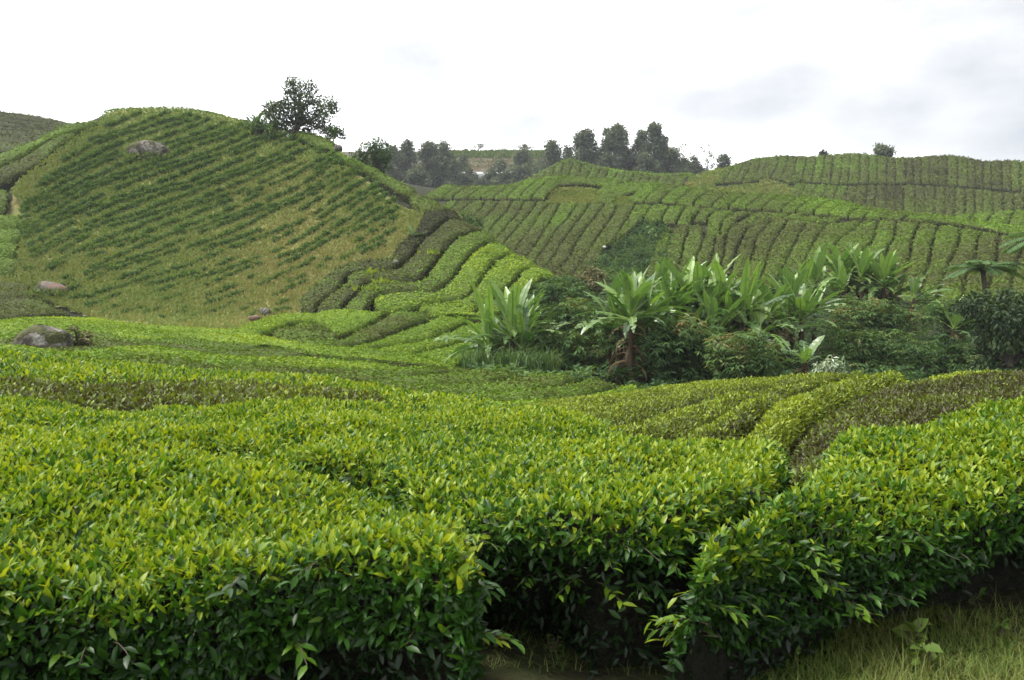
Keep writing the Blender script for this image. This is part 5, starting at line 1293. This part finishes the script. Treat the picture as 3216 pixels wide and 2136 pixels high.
for n_, i in enumerate(order[290:]):
    V, T_, t_ = PV[n_ % 6]
    a = r.uniform(0, 6.28); R_ = np.array([[math.cos(a), -math.sin(a), 0], [math.sin(a), math.cos(a), 0], [0, 0, 1]])
    mb.add(V @ R_.T * szs[i] + SP[i], t_ + r.normal()*.1, tris=T_)
tag(mb.build("young_tea_bushes", M['young']), "many smaller young tea bushes filling the rows of the grassy hill", "young tea bushes", "young tea bushes in rows on the grassy hill", 'stuff')
# grass tufts over the slope
N_ = 150000
px = r.uniform(-60, 1340, N_); pyy = r.uniform(330, 1030, N_)
ok = in_poly(px, pyy, GRASS1)
for a in HEDGED1: ok &= ~in_poly(px + 30*(px < 420), pyy, a)
px, pyy = px[ok], pyy[ok]
P = T1.hit(px, pyy) - [0, 0, .3]
mb = MB(); n = len(P)
tt = np.clip(.45 + .5*(fbm(P, 9) - .5) + .25*np.clip((px - 500)/600, 0, 1)*np.clip((pyy - 500)/300, 0, 1) - .2*np.clip((520 - pyy)/200, 0, 1) + r.normal(size=n)*.14, .02, 1)
mb.leaves(P, r.normal(size=(n, 3))*.6 + [0, -.2, .9], nrm(r.normal(size=(n, 3)) + [0, -1, .6]), .30*(.6 + .8*r.random(n)), .16, tt, fold=.05)
tag(mb.build("grass", M['slope_grass']), "rough yellowish grass on the left hill slope", "grass", kind='stuff')

# ------------------------------------------------------------------ near ground: grass, weeds, flowers
r = RNG(1400)
P = []
for (x0, x1, d0, d1, n) in [(2350, 3700, 3.7, 5.2, 16000), (1250, 2100, 4.2, 5.2, 1200), (3300, 4300, 4, 6.5, 2500), (-900, 1300, 1.6, 2.6, 600), (2400, 3300, 2.2, 3.8, 1500)]:
    px = r.uniform(x0, x1, n); d = r.uniform(d0, d1, n)
    q = np.stack([(px - CX)/FP*d, d, 0*d], -1); P.append(q)
P = np.concatenate(P)
y_px = CY + CAMZ*FP/P[:, 1]
mb = MB(); pn = vn(P, .35); tall_blades = P[vn(P + 5, .25) > .62][:700]
blades(mb, P, .04 + .08*pn, .006, 1401, lean=1.1, tint=.34 + .45*vn(P + 9, .5), tv=.18, seg=3)
blades(mb, tall_blades, .17, .005, 1402, lean=.7, tint=.75, tv=.15, seg=3)  # taller, yellower seed grass in patches
tag(mb.build("grass", M['grass']), "short grass along the near edge of the bushes", "grass", kind='stuff')
def weed(px, d, h, n, leaf, label, seed, mat='grass', flower=0, cat="weed", group=None, base=.4, wl=.75):
    r = RNG(seed); b = np.array(P0(px, d))
    root = empty("weed", b, label, cat, group)
    st, lf, fl = MB(), MB(), MB()
    for q in range(max(1, n//5)):
        t = b + [r.normal()*h*.22, r.normal()*h*.22, h*r.uniform(.6, 1.05)]
        st.tube(np.array([b, (b + t)/2 + r.normal(size=3)*h*.04, t]), [.005, .004, .002], 5)
        a = r.random((5, 1)); Pp = b*(1 - a) + t*a
        lf.leaves(Pp, r.normal(size=(5, 3))*[1, 1, .4] + [0, 0, .15], np.array([0, -.3, 1.]) + r.normal(size=(5, 3))*.3, leaf*(.6 + .7*r.random(5)), leaf*wl*(.6 + .5*r.random(5)), base + r.normal(size=5)*.1, fine=True)
        if flower and r.random() < .8:
            D = nrm(r.normal(size=(7, 3))*[1, 1, .5] + [0, 0, .5]); fl.leaves(np.repeat(t[None], 7, 0), D, np.cross(D, r.normal(size=(7, 3))), .022, .014, r.random(7))
    st.build("stem", M['twig'], parent=root, origin=b); lf.build("leaves", M[mat], parent=root, origin=b)
    if fl.n: fl.build("flowers", M['flower'], parent=root, origin=b)
weed(2860, 4.45, .26, 16, .10, "broad-leaved pale green weed standing in the grass at lower right", 1410, mat='grass', base=.42)
weed(2920, 4.3, .14, 16, .09, "low broad-leaved weed just right of the standing one", 1411, mat='grass', base=.38)
weed(2290, 4.2, .24, 40, .055, "weed with small orange flowers in the shade under the right bush", 1412, mat='shrub', flower=1, wl=.45)
weed(2200, 4.15, .13, 26, .06, "low greyish weed left of the orange-flowered one", 1413, mat='shrub', wl=.4)
weed(1560, 4.6, .10, 40, .03, "small leafy weeds on the ground in the gap, left side", 1414, mat='grass', base=.35)
weed(1740, 4.5, .10, 40, .03, "small leafy weeds on the ground in the gap, right side", 1415, mat='grass', base=.35)
weed(1650, 5.0, .10, 40, .03, "small leafy weeds deeper in the gap between the bushes", 1416, mat='grass', base=.3)

for q, (x, d, h, lab) in enumerate([(2620, 4.75, .10, "low leafy weed at the foot of the right bush, left of the pale tall weed"), (3050, 5.3, .12, "leafy weed in the shade at the right foot of the right bush"), (3150, 4.7, .10, "small weed near the right edge of the grass"), (2480, 4.35, .09, "small weed at the left tip of the grass"), (2990, 4.9, .09, "low weed behind the two pale weeds")]):
    weed(x, d, h, 22, .045, lab, 1430 + q, mat='grass', base=.15 + .05*q, group="small weeds in the grass")
# yellow sprouting shoots standing out of the tea on the left hill flank
for q, (x, y, lab) in enumerate([(1528, 792, "bright yellow-green shoots sprouting from the fourth sweeping tea strip"), (1165, 862, "yellow shoots at the upper edge of the olive sweeping strip"), (1200, 892, "yellow shoots beside the pale patch of the sweeping strips"), (1150, 915, "yellow shoots near the rounded end of the green sweeping strip"), (1360, 800, "small yellow shoots in the dark groove of the sweeping strips")]):
    r = RNG(1500 + q); b = T1.hit(np.array(float(x)), np.array(float(y))); mb = MB()
    n = 26; P = b + r.normal(size=(n, 3))*[.4, .25, .05]
    mb.leaves(P, r.normal(size=(n, 3))*.45 + [0, 0, 1], r.normal(size=(n, 3)) + [0, -1, .3], .5*(.6 + .7*r.random(n)), .11, np.clip(.95 + r.normal(size=n)*.08, 0, 1), fold=.1, curl=.25)
    tag(mb.build("weed", M['tea_far'], origin=b), lab, "weed", "yellow shoots on the left hill flank")

# ------------------------------------------------------------------ thin haze in the air over the valley
bpy.ops.mesh.primitive_cube_add(size=1)
hz = bpy.context.object; hz.name = "haze"; hz.data.name = "haze"
hz.scale = (1600, 1000, 130); hz.location = (0, 380, 130/2 - 6)
hm = bpy.data.materials.new("haze"); hm.use_nodes = True
for n in list(hm.node_tree.nodes):
    if n.type == 'BSDF_PRINCIPLED': hm.node_tree.nodes.remove(n)
pv = hm.node_tree.nodes.new("ShaderNodeVolumePrincipled")
pv.inputs['Color'].default_value = (.86, .90, .95, 1); pv.inputs['Density'].default_value = 0.0003; pv.inputs['Anisotropy'].default_value = .2
hm.node_tree.links.new(pv.outputs[0], hm.node_tree.nodes["Material Output"].inputs['Volume'])
hz.data.materials.append(hm); tag(hz, kind='stuff')
